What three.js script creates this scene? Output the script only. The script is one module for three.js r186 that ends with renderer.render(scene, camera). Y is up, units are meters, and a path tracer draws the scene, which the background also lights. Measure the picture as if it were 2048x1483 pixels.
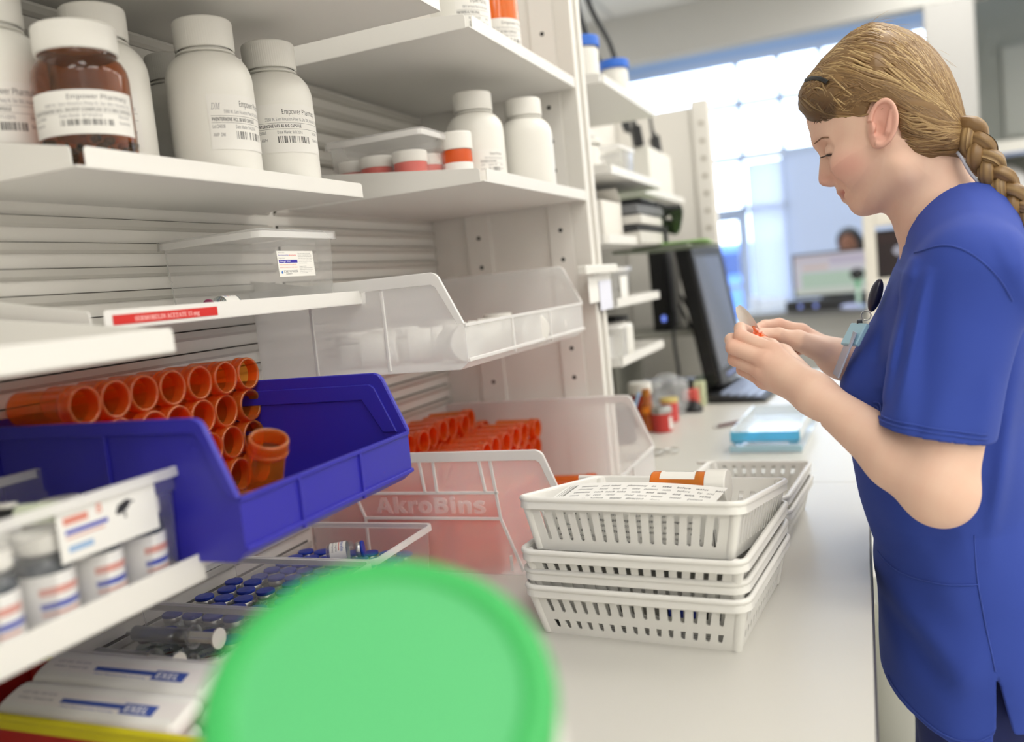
import * as THREE from 'three';
import { RoundedBoxGeometry } from 'three/addons/geometries/RoundedBoxGeometry.js';
import { mergeGeometries, mergeVertices, toCreasedNormals } from 'three/addons/utils/BufferGeometryUtils.js';
import { RectAreaLightUniformsLib } from 'three/addons/lights/RectAreaLightUniformsLib.js';
import { FontLoader } from 'three/addons/loaders/FontLoader.js';
import { TextGeometry } from 'three/addons/geometries/TextGeometry.js';

/* ---------- camera, sky, exposure ---------- */
const scene = new THREE.Scene();
const camera = new THREE.PerspectiveCamera(45.926, 2048 / 1483, 0.02, 120);
camera.position.set(0, 1.33, 0);
{ // the photographer holds the camera turned toward the shelves, a little down, rolled anticlockwise
  const yaw = 0.388497, pitch = 0.0949675, roll = -0.100954;
  const fw = new THREE.Vector3(-Math.sin(yaw) * Math.cos(pitch), -Math.sin(pitch), -Math.cos(yaw) * Math.cos(pitch));
  const r0 = new THREE.Vector3().crossVectors(fw, new THREE.Vector3(0, 1, 0)).normalize();
  const u0 = new THREE.Vector3().crossVectors(r0, fw);
  const r = r0.clone().multiplyScalar(Math.cos(roll)).addScaledVector(u0, Math.sin(roll));
  const u = u0.clone().multiplyScalar(Math.cos(roll)).addScaledVector(r0, -Math.sin(roll));
  camera.quaternion.setFromRotationMatrix(new THREE.Matrix4().makeBasis(r, u, fw.clone().negate()));
}
camera.focus = 1.12; camera.userData.fStop = 2.25;
const renderer = new THREE.WebGLRenderer({ antialias: true });
renderer.toneMapping = THREE.LinearToneMapping;
renderer.toneMappingExposure = 0.53;
renderer.shadowMap.enabled = true;
RectAreaLightUniformsLib.init();
scene.background = new THREE.Color().setRGB(9, 11, 14.2); // bright overcast daylight outside the windows

/* ---------- helpers ---------- */
let seed = 12345;
const rnd = () => { seed = (seed * 1664525 + 1013904223) >>> 0; return seed / 4294967296; };
const rr = (a, b) => a + (b - a) * rnd();
const names = {};
function numbered(n) { const k = names[n] = (names[n] ?? -1) + 1; return k ? `${n}_${String(k).padStart(3, '0')}` : n; }
function tag(o, label, category, group, kind) {
  if (label) o.userData.label = label;
  if (category) o.userData.category = category;
  if (group) o.userData.group = group;
  if (kind) o.userData.kind = kind;
  return o;
}
function thing(name, label, category, pos = [0, 0, 0], turn = 0, group) {
  const o = new THREE.Group(); o.name = numbered(name); scene.add(o);
  o.position.set(...pos); o.rotation.y = turn;
  return tag(o, label, category, group);
}
function part(name, geo, m, parent, label) {
  const g = Array.isArray(geo) ? merge(geo) : geo;
  const o = new THREE.Mesh(g, m); o.name = name; o.castShadow = o.receiveShadow = true;
  parent.add(o); if (label) o.userData.label = label;
  return o;
}
function solo(name, geo, m, label, category, pos, group) { // a thing that is one mesh
  const o = part(numbered(name), geo, m, scene); if (pos) o.position.set(...pos);
  return tag(o, label, category, group);
}
function struct(name, geo, m, label, parent) {
  const o = part(numbered(name), geo, m, parent || scene);
  if (!parent) { o.userData.kind = 'structure'; if (label) o.userData.label = label; }
  return o;
}
function copy(src, name, label, group) { const c = src.clone(); c.name = numbered(name); scene.add(c); if (label) c.userData.label = label; if (group) c.userData.group = group; return c; }
function clean(g) {
  let h = g.index ? g : g;
  for (const k of Object.keys(h.attributes)) if (!['position', 'normal', 'uv', 'color'].includes(k)) h.deleteAttribute(k);
  if (!h.attributes.normal) h.computeVertexNormals();
  if (!h.attributes.uv) h.setAttribute('uv', new THREE.BufferAttribute(new Float32Array(h.attributes.position.count * 2), 2));
  return h;
}
function merge(list) {
  const a = list.map(g => { let h = g.index ? g.toNonIndexed() : g; return clean(h); });
  const anyC = a.some(g => g.attributes.color);
  if (anyC) a.forEach(g => { if (!g.attributes.color) g.setAttribute('color', new THREE.BufferAttribute(new Float32Array(g.attributes.position.count * 3).fill(1), 3)); });
  return mergeGeometries(a, false);
}
const V = (x, y, z) => new THREE.Vector3(x, y, z);
function mv(g, x = 0, y = 0, z = 0, rx = 0, ry = 0, rz = 0) {
  if (rx || ry || rz) g.applyMatrix4(new THREE.Matrix4().makeRotationFromEuler(new THREE.Euler(rx, ry, rz)));
  g.translate(x, y, z); return g;
}
// box given by its corners, with rounded edges
function bx(x0, x1, y0, y1, z0, z1, r = 0.001, seg = 1) {
  const w = Math.abs(x1 - x0), h = Math.abs(y1 - y0), d = Math.abs(z1 - z0);
  const rad = Math.min(r, w / 2.02, h / 2.02, d / 2.02);
  const g = rad > 0 ? new RoundedBoxGeometry(w, h, d, seg, rad) : new THREE.BoxGeometry(w, h, d);
  g.translate((x0 + x1) / 2, (y0 + y1) / 2, (z0 + z1) / 2); return g;
}
function lathe(pts, seg = 48, a0 = 0, aL = Math.PI * 2) { return new THREE.LatheGeometry(pts.map(p => new THREE.Vector2(p[0], p[1])), seg, a0, aL); }
function smoothLathe(pts, seg = 48, n = 40) { // spline through the profile points
  const c = new THREE.SplineCurve(pts.map(p => new THREE.Vector2(p[0], p[1])));
  return new THREE.LatheGeometry(c.getPoints(n), seg);
}
function tube(pts, r, seg = 32, rs = 8, closed = false) { return new THREE.TubeGeometry(new THREE.CatmullRomCurve3(pts.map(p => Array.isArray(p) ? V(...p) : p), closed, 'centripetal'), seg, r, rs, closed); }
function cyl(r0, r1, h, seg = 32) { return new THREE.CylinderGeometry(r1, r0, h, seg); }
function rrShape(x0, x1, y0, y1, r) { // rounded rectangle; r may list the four corners from lower left anticlockwise
  const [a, b, c, d] = Array.isArray(r) ? r : [r, r, r, r]; const s = new THREE.Shape();
  s.moveTo(x0 + a, y0); s.lineTo(x1 - b, y0); if (b) s.absarc(x1 - b, y0 + b, b, -Math.PI / 2, 0); s.lineTo(x1, y1 - c); if (c) s.absarc(x1 - c, y1 - c, c, 0, Math.PI / 2);
  s.lineTo(x0 + d, y1); if (d) s.absarc(x0 + d, y1 - d, d, Math.PI / 2, Math.PI); s.lineTo(x0, y0 + a); if (a) s.absarc(x0 + a, y0 + a, a, Math.PI, Math.PI * 1.5);
  return s;
}
function ext(shape, depth, bevel = 0, curve = 6) {
  return new THREE.ExtrudeGeometry(shape, { depth: depth - 2 * bevel, bevelEnabled: bevel > 0, bevelThickness: bevel, bevelSize: bevel, bevelOffset: -bevel, bevelSegments: 1, curveSegments: curve }).translate(0, 0, bevel);
}
function poly(pts) { const s = new THREE.Shape(); pts.forEach((p, i) => i ? s.lineTo(p[0], p[1]) : s.moveTo(p[0], p[1])); s.closePath(); return s; }
// extrusion drawn in the (x, y) plane, pushed along z from z0 to z1
const exZ = (shape, z0, z1, bevel = 0, curve = 6) => ext(shape, z1 - z0, bevel, curve).translate(0, 0, z0);
// extrusion drawn in the (z, y) plane (first coordinate = z), pushed along x from x0 to x1
function exX(shape, x0, x1, bevel = 0, curve = 6) { const g = ext(shape, x1 - x0, bevel, curve); g.applyMatrix4(new THREE.Matrix4().makeBasis(V(0, 0, 1), V(0, 1, 0), V(-1, 0, 0))); return g.translate(x1, 0, 0); }
// extrusion drawn in the (x, z) plane (second coordinate = z), pushed along y
function exY(shape, y0, y1, bevel = 0, curve = 6) { const g = ext(shape, y1 - y0, bevel, curve); g.applyMatrix4(new THREE.Matrix4().makeBasis(V(1, 0, 0), V(0, 0, 1), V(0, -1, 0))); return g.translate(0, y1, 0); }
function canvasTex(w, h, draw) {
  const c = document.createElement('canvas'); c.width = w; c.height = h; const g = c.getContext('2d'); draw(g, w, h);
  const t = new THREE.CanvasTexture(c); t.colorSpace = THREE.SRGBColorSpace; t.anisotropy = 8; return t;
}
function noiseTex(n, fn) { // grey DataTexture from fn(u, v) in 0..1
  const d = new Uint8Array(n * n * 4);
  for (let j = 0; j < n; j++) for (let i = 0; i < n; i++) { const v = Math.max(0, Math.min(255, fn(i, j) * 255)); const k = (j * n + i) * 4; d[k] = d[k + 1] = d[k + 2] = v; d[k + 3] = 255; }
  const t = new THREE.DataTexture(d, n, n); t.wrapS = t.wrapT = THREE.RepeatWrapping; t.magFilter = THREE.LinearFilter; t.minFilter = THREE.LinearMipmapLinearFilter; t.generateMipmaps = true; t.needsUpdate = true; return t;
}
/* ---------- materials ---------- */
const std = (c, rough = 0.5, o = {}) => new THREE.MeshStandardMaterial({ color: c, roughness: rough, ...o });
const phys = (c, rough, o = {}) => new THREE.MeshPhysicalMaterial({ color: c, roughness: rough, ...o });
const M = {
  steel: std('#ebe9e4', 0.42), louver: std('#cecbc4', 0.45), panel: std('#efece6', 0.5), post: std('#e8e5de', 0.45),
  hole: std('#151412', 0.9), wall: std('#e2e0db', 0.85), wallGreen: std('#a9aca5', 0.85), lavender: std('#cfd6ea', 0.85), ceil: std('#dcdcda', 0.9), blueHeader: std('#a6bcdc', 0.7),
  floor: std('#e9e6df', 0.55), counter: std('#d2d0c9', 0.36), counterEdge: std('#3a3640', 0.5), cabinet: std('#dcdad2', 0.5),
  white: std('#efede6', 0.38), capWhite: std('#f0eee8', 0.45), paper: std('#efeeea', 0.85),
  basket: std('#efeee9', 0.4), black: std('#1b1c1f', 0.5), blackGloss: std('#141518', 0.25), darkGrey: std('#3a3c40', 0.6), grey: std('#8f9090', 0.6),
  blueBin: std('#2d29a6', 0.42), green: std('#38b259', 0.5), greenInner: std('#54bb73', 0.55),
  clearPP: phys('#ffffff', 0.42, { transmission: 0.84, thickness: 0, side: THREE.DoubleSide }),
  clearPPedge: phys('#faf9f7', 0.5, { transmission: 0.35, thickness: 0, side: THREE.DoubleSide }),
  clearTub: phys('#ffffff', 0.3, { transmission: 0.93, thickness: 0, side: THREE.DoubleSide }),
  amber: phys(new THREE.Color().setRGB(1, 0.42, 0.06), 0.2, { transmission: 0.84, thickness: 0, side: THREE.DoubleSide }),
  amberDark: phys(new THREE.Color().setRGB(0.58, 0.27, 0.075), 0.08, { transmission: 0.96, thickness: 0, side: THREE.DoubleSide }),
  glassVial: phys('#eef2f2', 0.05, { transmission: 0.95, thickness: 0, side: THREE.DoubleSide }),
  alu: std('#c9c9c7', 0.3, { metalness: 0.9 }), capBlue: std('#1e3aa8', 0.4), stopperGrey: std('#5e5f63', 0.7),
  red: std('#b3140f', 0.5), yellow: std('#d9cf1c', 0.5), yellowBright: std('#e9ea1e', 0.5),
};
/* ---------- ceiling lights of the room ---------- */
const lampGlow = new THREE.MeshStandardMaterial({ color: '#ffffff', emissive: new THREE.Color().setRGB(1, 0.972, 0.915), emissiveIntensity: 3.2 });
function troffer(x, z, label) {
  const t = thing('ceiling_light', label, 'ceiling light', [x, 3.05, z], 0, 'fluorescent ceiling panels');
  part('frame', [bx(-0.32, 0.32, -0.03, 0, -0.62, -0.6), bx(-0.32, 0.32, -0.03, 0, 0.6, 0.62), bx(-0.32, -0.3, -0.03, 0, -0.6, 0.6), bx(0.3, 0.32, -0.03, 0, -0.6, 0.6)], M.white, t);
  part('diffuser', bx(-0.3, 0.3, -0.018, -0.004, -0.6, 0.6, 0), lampGlow, t);
  const l = new THREE.RectAreaLight(new THREE.Color().setRGB(1, 0.972, 0.915), 8.2, 0.6, 1.2);
  l.position.set(x, 3.05 - 0.022, z); l.lookAt(x, 0, z); scene.add(l);
}
for (const x of [-2.6, 0.55, 1.75]) for (const z of [1.5, -0.3, -2.1, -3.7, -5.2])
  troffer(x, z, 'flush white fluorescent panel set in the ceiling above the workroom');
{ // lobby lights
  for (const x of [-1.6, 1.2]) { const l = new THREE.RectAreaLight(new THREE.Color().setRGB(0.8, 0.9, 1.0), 28, 1.2, 1.2); l.position.set(x, 4.56, -9); l.lookAt(x, 0, -9); scene.add(l);
    const t = thing('ceiling_light', 'square lobby ceiling light beyond the wide opening', 'ceiling light', [x, 4.6, -9], 0, 'lobby ceiling lights'); part('frame', bx(-0.64, 0.64, -0.03, 0, -0.64, 0.64), M.white, t); part('diffuser', bx(-0.6, 0.6, -0.036, -0.031, -0.6, 0.6, 0), lampGlow, t); }
}
/* ---------- room shell ---------- */
struct('floor', bx(-5.2, 4.7, -0.1, 0, -12.2, 2.7, 0), M.floor, 'grey floor of the workroom and lobby');
{
  const c = struct('ceiling', [bx(-5.2, 4.7, 3.062, 3.2, -6.1, 2.7, 0), bx(-5.2, 4.7, 4.6, 4.75, -12.2, -6, 0)], M.ceil, 'pale grey ceiling');
  for (let i = 0; i < 7; i++) for (let j = 0; j < 4; j++) { // the tiles in view, lying in their grid
    const x = -2.06 + i * 0.61, z = -5.96 + j * 0.61; part('tile', bx(x + 0.012, x + 0.598, 3.05, 3.062, z + 0.012, z + 0.598, 0.002), M.ceil, c);
  }
  part('ceiling_grid', [...Array(8).keys()].map(i => bx(-2.06 + i * 0.61 - 0.012, -2.06 + i * 0.61 + 0.012, 3.046, 3.062, -5.97, -3.52, 0)).concat([...Array(5).keys()].map(j => bx(-2.06, 2.22, 3.0461, 3.0621, -5.96 + j * 0.61 - 0.012, -5.96 + j * 0.61 + 0.012, 0))), std('#bfc0c0', 0.7), c);
  struct('ceiling', [bx(-5.2, -2.06, 3.052, 3.062, -5.97, 2.6, 0), bx(2.22, 4.6, 3.052, 3.062, -5.97, 2.6, 0), bx(-2.06, 2.22, 3.052, 3.062, -3.5, 2.6, 0)], M.ceil, 'plain grey ceiling field');
}
struct('wall_right', [bx(2.2, 2.4, 0, 3.05, -5.97, 2.5, 0)], std('#f8f6f2', 0.8), 'plain white wall on the aisle side of the workroom');
struct('wall_right_far', bx(4.5, 4.7, 0, 4.75, -12.2, 2.7, 0), M.wall, 'plain wall on the far right');
struct('wall_left_far', bx(-5.2, -5, 0, 4.75, -12.2, 2.7, 0), M.wall, 'plain wall on the far left');
struct('wall_back', bx(-5, 4.5, 0, 3.2, 2.5, 2.7, 0), M.wall, 'plain wall behind the camera');
struct('wall_header', [bx(-5, 4.5, 2.74, 3.062, -6.1, -5.97, 0.004), bx(-5, 4.5, 3.062, 4.6, -6.1, -5.99, 0)], std('#c4c3bf', 0.85), 'bulkhead above the wide opening to the lobby');
struct('wall_pilaster', [bx(0.424, 0.69, 0, 2.74, -6.1, -5.97, 0.003)], std('#b4b3b1', 0.85), 'pale grey pilaster beside the opening');
struct('wall_alcove', [bx(0.69, 4.5, 0, 3.06, -7.3, -7.2, 0), bx(0.66, 0.69, 0, 3.06, -7.2, -6.1, 0)], M.wallGreen, 'grey green wall behind the pilaster');
{ // window wall of the lobby
  const z = -12, d = 0.12;
  struct('wall_far', [bx(-0.86, 4.5, 0, 2.66, z - d, z, 0)], M.lavender, 'pale lavender lobby wall');
  struct('wall_far_left', [bx(-5, -2.95, 0, 3.97, z - d, z, 0), bx(-2.95, -1.93, 0, 0.3, z - d, z, 0)], M.lavender, 'lobby wall left of the windows');
  struct('wall_far_header', [bx(-5, 4.5, 3.97, 4.6, z - d, z, 0)], M.blueHeader, 'blue grey band of wall above the windows');
  const fr = std('#c3cbdc', 0.5), glass = phys('#ffffff', 0.02, { transmission: 1, thickness: 0 });
  const w = struct('window_1', [bx(-2.95, 4.5, 2.66, 2.75, z - 0.09, z + 0.02, 0.004), bx(-2.95, 4.5, 3.9, 3.97, z - 0.09, z + 0.02, 0.004)], fr, 'tall gridded lobby window');
  const cols = [-2.95, -1.37, -0.855, -0.345, 0.165, 0.675, 1.4, 2.2, 3.0, 3.8, 4.48];
  cols.forEach((x, i) => { part('mullion', bx(x - 0.04, x + 0.04, 2.75, 3.9, z - 0.08, z + 0.01, 0.004), fr, w); if (i < cols.length - 1) {
    part('transom', bx(x + 0.03, cols[i + 1] - 0.03, 3.35, 3.43, z - 0.08, z + 0.01, 0.004), fr, w);
    part('pane', bx(x + 0.03, cols[i + 1] - 0.03, 3.42, 3.9, z - 0.05, z - 0.044, 0), glass, w);
    part('pane', bx(x + 0.03, cols[i + 1] - 0.03, 2.75, 3.37, z - 0.05, z - 0.044, 0), glass, w); } });
  const w2 = struct('window_2', [bx(-2.95, -0.86, 2.0, 2.07, z - 0.09, z + 0.02, 0.004), bx(-1.43, -1.36, 0, 2.66, z - 0.09, z + 0.02, 0.004), bx(-1.95, -1.88, 0, 2.66, z - 0.09, z + 0.02, 0.004), bx(-0.9, -0.86, 0, 2.66, z - 0.09, z + 0.02, 0.004)], fr, 'lower lobby windows beside the door');
  for (const [a, b, c, e] of [[-2.95, -1.95, 2.07, 2.66], [-1.88, -1.43, 2.07, 2.66], [-1.36, -0.9, 0.1, 2.0], [-1.36, -0.9, 2.07, 2.66], [-2.95, -1.95, 0.3, 2.0]]) part('pane', bx(a, b, c, e, z - 0.05, z - 0.044, 0), glass, w2);
  const dr = struct('door_1', [bx(-1.88, -1.82, 0.02, 2.0, z - 0.07, z - 0.02, 0.004), bx(-1.5, -1.43, 0.02, 2.0, z - 0.07, z - 0.02, 0.004), bx(-1.82, -1.5, 1.9, 2.0, z - 0.07, z - 0.02, 0.004), bx(-1.82, -1.5, 0.02, 0.25, z - 0.07, z - 0.02, 0.004), bx(-1.82, -1.5, 1.0, 1.06, z - 0.06, z + 0.01, 0.004)], std('#b9c3d6', 0.5), 'glazed lobby door in the far corner');
  part('pane', bx(-1.82, -1.5, 0.25, 1.9, z - 0.05, z - 0.044, 0), glass, dr);
  // slatted blind over the lower window
  const b = thing('window_blind', 'white slatted blind lowered over the far lobby window', 'blind', [-1.1, 0.78, z + 0.06]);
  part('head_rail', bx(-0.235, 0.235, 1.86, 1.91, -0.03, 0.03, 0.004), M.white, b);
  const slat = mv(bx(-0.23, 0.23, -0.026, 0.026, -0.0012, 0.0012, 0.0005), 0, 0, 0, 0.5), sm = phys('#eef0f6', 0.8, { transmission: 0.45, thickness: 0, side: THREE.DoubleSide });
  for (let i = 0; i < 42; i++) { const s = new THREE.Mesh(slat, sm); s.name = 'slat'; s.position.y = 0.02 + i * 0.0438; s.castShadow = s.receiveShadow = true; b.add(s); }
  part('bottom_rail', bx(-0.232, 0.232, -0.02, 0, -0.015, 0.015, 0.003), M.white, b);
  const sl = solo('window_sill', [bx(-1.42, -0.84, 0.66, 0.7, z, z + 0.35, 0.004)], M.white, 'white ledge below the blind at the lobby window', 'ledge'); sl.userData.kind = 'structure';
}
/* outside: paved ground and a low shrub mass seen through the door */
struct('ground', bx(-40, 40, -0.3, -0.12, -70, -12.2, 0), std('#8f9bab', 0.9), 'paved ground outside');
/* ---------- partition with louvred panels, uprights ---------- */
const XW = -0.85, XF = -0.5;
{
  const w = struct('wall_left', [bx(XW - 0.05, XW, 0, 2.07, -3.38, 2.5, 0)], M.panel, 'back panel of the shelving run');
  // louvre: a bent lip that stands off the panel, one strip per louvre and bay
  const lip = (z0, z1) => exZ(poly([[0, 0], [0.0035, 0.0002], [0.0068, 0.004], [0.0072, 0.0118], [0.0058, 0.0122], [0.0054, 0.0048], [0.0025, 0.0018], [0, 0.0016]]), z0, z1);
  const slotM = std('#4f4c46', 0.9);
  for (const [z0, z1] of [[-0.585, 0.5], [-1.143, -0.6], [-1.7, -1.158], [-2.47, -1.79]]) {
    const g = lip(z0, z1);
    const sg = bx(-0.002, 0.0006, 0.004, 0.0136, z0 + 0.002, z1 - 0.002, 0);
    for (let i = 0; i < 31; i++) { const m = new THREE.Mesh(g, M.louver); part('slot', sg, slotM, m); m.name = 'slat'; m.position.set(XW, 1.461 - 0.0118 + (i - 19) * 0.0295, 0); m.castShadow = m.receiveShadow = true; w.add(m); }
  }
}
function sidePanel(z0, z1, label, top = 2.07, holes = true) {
  const t = struct('wall_divider', [bx(XW, XF - 0.035, 0.912, top, z0 + 0.004, z1 - 0.004, 0.002), bx(XF - 0.085, XF - 0.035, 0.912, top, z1 - 0.004, z1 + 0.002, 0.001), bx(XF - 0.27, XF - 0.215, 0.912, top, z1 - 0.004, z1 + 0.002, 0.001)], M.panel, label);
  part('post', [bx(XF - 0.035, XF, 0.912, top, z0, z0 + 0.022, 0.002), bx(XF - 0.035, XF, 0.912, top, z1 - 0.022, z1, 0.002), bx(XF - 0.035, XF - 0.006, 0.912, top, z0 + 0.025, z1 - 0.025, 0.002)], M.post, t);
  if (holes) for (const [x, ys] of [[XF - 0.06, [1.677, 1.61, 1.755, 1.82]], [XF - 0.06, [1.434, 1.375, 1.194, 1.134]], [XF - 0.241, [1.438, 1.377, 1.134]], [XF - 0.06, [1.553, 1.5]]])
    for (const y of ys) part('hole', new THREE.CylinderGeometry(0.0042, 0.0042, 0.004, 16).rotateX(Math.PI / 2).translate(x, y, z1 + 0.0005), M.hole, t);
  return t;
}
sidePanel(-1.775, -1.703, 'white steel divider with bolt holes after the second bay');
{
  const t = struct('wall_divider', [bx(XW, XF - 0.06, 0.912, 1.93, -3.4, -3.37, 0.01), bx(XF - 0.06, XF + 0.01, 0.912, 1.95, -3.41, -3.355, 0.012)], M.panel, 'white end panel of the shelving run');
  for (let i = 0; i < 11; i++) part('hole', new THREE.CylinderGeometry(0.009, 0.009, 0.004, 12).rotateX(Math.PI / 2).translate(XF - 0.022, 1.86 - i * 0.064, -3.354), std('#b9b4a8', 0.8), t);
}
/* ---------- worktop ---------- */
for (const [z0, z1, l] of [[-1.699, 0.9, 'white laminate worktop under the baskets and bins'], [-3.45, -1.7005, 'white laminate worktop beyond the seam under the monitor']]) {
  const t = thing('worktop', l, 'worktop');
  part('top_surface', bx(XW, -0.013, 0.882, 0.91, z0, z1, 0.0015), M.counter, t);
  part('edge_band', bx(-0.0129, -0.011, 0.882, 0.9085, z0, z1, 0.0004), M.counterEdge, t, 'dark edge band');
}
for (let i = 0; i < 7; i++) {
  const z = 0.9 - i * 0.62, t = thing('base_cabinet', 'white base cabinet with drawers carrying the worktop', 'cabinet', [-0.45, 0, z - 0.31], 0, 'base cabinets under the worktop');
  part('carcass', bx(-0.38, 0.34, 0.1, 0.88, -0.309, 0.309, 0.002), M.cabinet, t); part('plinth', bx(-0.38, 0.28, 0, 0.1, -0.309, 0.309, 0), M.darkGrey, t);
  for (let k = 0; k < 3; k++) { const d = part('drawer', bx(0.34, 0.358, 0.12 + k * 0.25, 0.36 + k * 0.25, -0.3, 0.3, 0.002), M.cabinet, t); part('handle', tube([[0.358, 0.32 + k * 0.25, -0.06], [0.375, 0.32 + k * 0.25, -0.05], [0.375, 0.32 + k * 0.25, 0.05], [0.358, 0.32 + k * 0.25, 0.06]], 0.004, 12, 6), M.alu, d); }
}
/* ---------- steel shelves ---------- */
function steelShelf(xF, y, z0, z1, label, o = {}) {
  const { lip = 0.02, rear = 0.055, front = 0.02, notch = 0.011, xb = XW } = o;
  const t = thing('shelf', label, 'shelf', [xF, y, z1], 0, undefined);
  const L = z1 - z0, D = xF - xb;
  part('shelf_plate', bx(-D, 0, 0, 0.0022, -L, 0, 0.001), M.steel, t);
  part('front_lip', exX(rrShape(-L + 0.001, -notch, 0, lip, [0.001, 0.001, 0.004, 0.005]), -0.0016, 0, 0.0003), M.steel, t);
  const side = () => { const s = new THREE.Shape(); s.moveTo(-D, 0); s.lineTo(-notch * 0.55, 0); s.lineTo(-notch * 0.55, front - 0.005); s.quadraticCurveTo(-notch * 0.55, front, -notch * 0.55 - 0.005, front + 0.0005); s.lineTo(-D, rear); s.closePath(); return s; };
  part('side_lip', exZ(side(), -0.0016, 0, 0.0003), M.steel, t);
  part('side_lip', exZ(side(), -L, -L + 0.0016, 0.0003), M.steel, t);
  // angled brackets that hook into the uprights under the plate
  return t;
}
steelShelf(-0.5, 1.704, -1.695, -1.192, 'upper white steel shelf of the second bay, holding two stock bottles at the top');
steelShelf(-0.5, 1.486, -1.702, -1.19, 'white steel shelf holding the pink-content tub and two plain white bottles');
steelShelf(-0.65, 1.477, -1.1, -0.606, 'white steel shelf holding the big amber bottle and labelled white bottles');
steelShelf(-0.5, 1.703, -1.1, -0.6, 'topmost white steel shelf seen from below above the labelled bottles');
const shelfT = steelShelf(-0.655, 1.328, -1.083, -0.606, 'white steel shelf with a red lettered strip on its lip', { lip: 0.0185, rear: 0.05, front: 0.0185 });
steelShelf(-0.552, 1.304, -0.592, 0.25, 'blurred white steel shelf end in the near foreground at mid height', { lip: 0.021 });
steelShelf(-0.552, 1.102, -0.592, 0.25, 'blurred white steel shelf carrying the clear tub of capped vials', { lip: 0.024 });
// the third bay
steelShelf(-0.5, 1.752, -2.44, -1.905, 'top white shelf of the third bay with two blue-capped jars');
steelShelf(-0.5, 1.557, -2.44, -1.905, 'white shelf of the third bay with clear boxes and a radio behind');
steelShelf(-0.5, 1.402, -2.36, -1.83, 'white shelf of the third bay with a white bottle and folded papers', { rear: 0.03 });
steelShelf(-0.5, 1.262, -2.3, -1.86, 'white shelf of the third bay under the clear lidded box', { rear: 0.03 });
steelShelf(-0.5, 1.132, -2.3, -1.86, 'lowest white shelf of the third bay with a black-capped bottle', { rear: 0.03 });
{ // red strip with white letters on the lip
  const tex = canvasTex(1024, 64, (g, w, h) => { g.fillStyle = '#d0231c'; g.fillRect(0, 0, w, h); g.fillStyle = '#f3c9c4'; g.font = 'bold 42px serif'; g.textBaseline = 'middle'; g.fillText('SERMORELIN ACETATE 15 mg', 190, 34); });
  part('label_strip', new THREE.PlaneGeometry(0.145, 0.0095).rotateY(Math.PI / 2).translate(0.0006, 0.0088, -0.0925), std('#ffffff', 0.6, { map: tex }), shelfT, 'red strip with pale lettering');
}
/* ---------- stock bottles ---------- */
const bottleProfile = (R, H, neck) => { // body only
  const b = H * 0.83, s = H * 0.62;
  return [[0, 0.001], [R * 0.8, 0.001], [R * 0.94, 0.004], [R, 0.012], [R, s], [R * 0.985, s + (b - s) * 0.22], [R * 0.93, s + (b - s) * 0.45], [R * 0.83, s + (b - s) * 0.65], [R * 0.72, s + (b - s) * 0.78], [neck, s + (b - s) * 0.86], [neck, b]];
};
function bodyGeo(R, H, neck, seg = 56) {
  const p = bottleProfile(R, H, neck), c = new THREE.CatmullRomCurve3(p.slice(4).map(q => V(q[0], q[1], 0)), false, 'centripetal').getPoints(28).map(q => [q.x, q.y]);
  return lathe([...p.slice(0, 4), ...c], seg);
}
function capGeo(r, h, ribs = 72) {
  const pts = [[r * 0.93, 0], [r, 0.001], [r, h - 0.003], [r * 0.985, h - 0.001], [r * 0.95, h], [0, h + 0.0004]];
  const g = lathe(pts, ribs * 2), p = g.attributes.position;
  for (let i = 0; i < p.count; i++) { const y = p.getY(i), rad = Math.hypot(p.getX(i), p.getZ(i)); if (rad > r * 0.97 && y > 0.0005 && y < h - 0.0015) { const a = Math.atan2(p.getZ(i), p.getX(i)), k = 1 + 0.007 * Math.sign(Math.sin(a * ribs + 0.01)); p.setX(i, p.getX(i) * k); p.setZ(i, p.getZ(i) * k); } }
  g.computeVertexNormals(); return g;
}
function barcode(g, x, y, w, h, s) { let q = s; const r = () => (q = (q * 16807) % 2147483647) / 2147483647; g.fillStyle = '#1a1a1c'; let c = x; while (c < x + w) { const b = 2 + r() * 9; if (r() > 0.35) g.fillRect(c, y, b, h); c += b + 2 + r() * 6; } }
function pharmacyLabel(drug, lot, date, who, handwritten) {
  return canvasTex(1024, 400, (g, w, h) => {
    g.fillStyle = '#f1efea'; g.fillRect(0, 0, w, h); g.fillStyle = '#222226'; g.textBaseline = 'alphabetic';
    g.font = '60px sans-serif'; g.fillText('Empower Pharmacy', 400, 84);
    g.fillStyle = '#5a5a60'; g.font = '34px sans-serif'; g.fillText('5980 W. Sam Houston Pkwy N. Ste 300, Houston TX', 190, 138);
    g.fillStyle = '#2a2a2e'; g.fillRect(30, 155, 960, 2); g.font = 'bold 36px sans-serif'; g.fillText(drug, 34, 194); g.fillRect(30, 205, 960, 2);
    g.font = '35px sans-serif'; g.fillStyle = '#4a4a50'; g.fillText('Lot ' + lot, 34, 246); g.fillText('Date Made: ' + date, 320, 246); g.fillText(who, 34, 306); g.fillText('Discard: ', 820, 244); g.fillText('Quantity', 820, 300);
    barcode(g, 320, 266, 450, 56, lot);
    if (handwritten) { g.strokeStyle = '#777'; g.lineWidth = 3; g.font = 'italic 64px serif'; g.fillStyle = '#8a8a90'; g.fillText(handwritten, 40, 110); }
  });
}
function labelPatch(R, y0, y1, aC, aL, tex) { // curved label, centred on azimuth aC (0 = +z, counted toward +x)
  const g = lathe([[R, y0], [R, y1]], 24, aC - aL / 2, aL); return [g, std('#ffffff', 0.7, { map: tex })];
}
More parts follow.
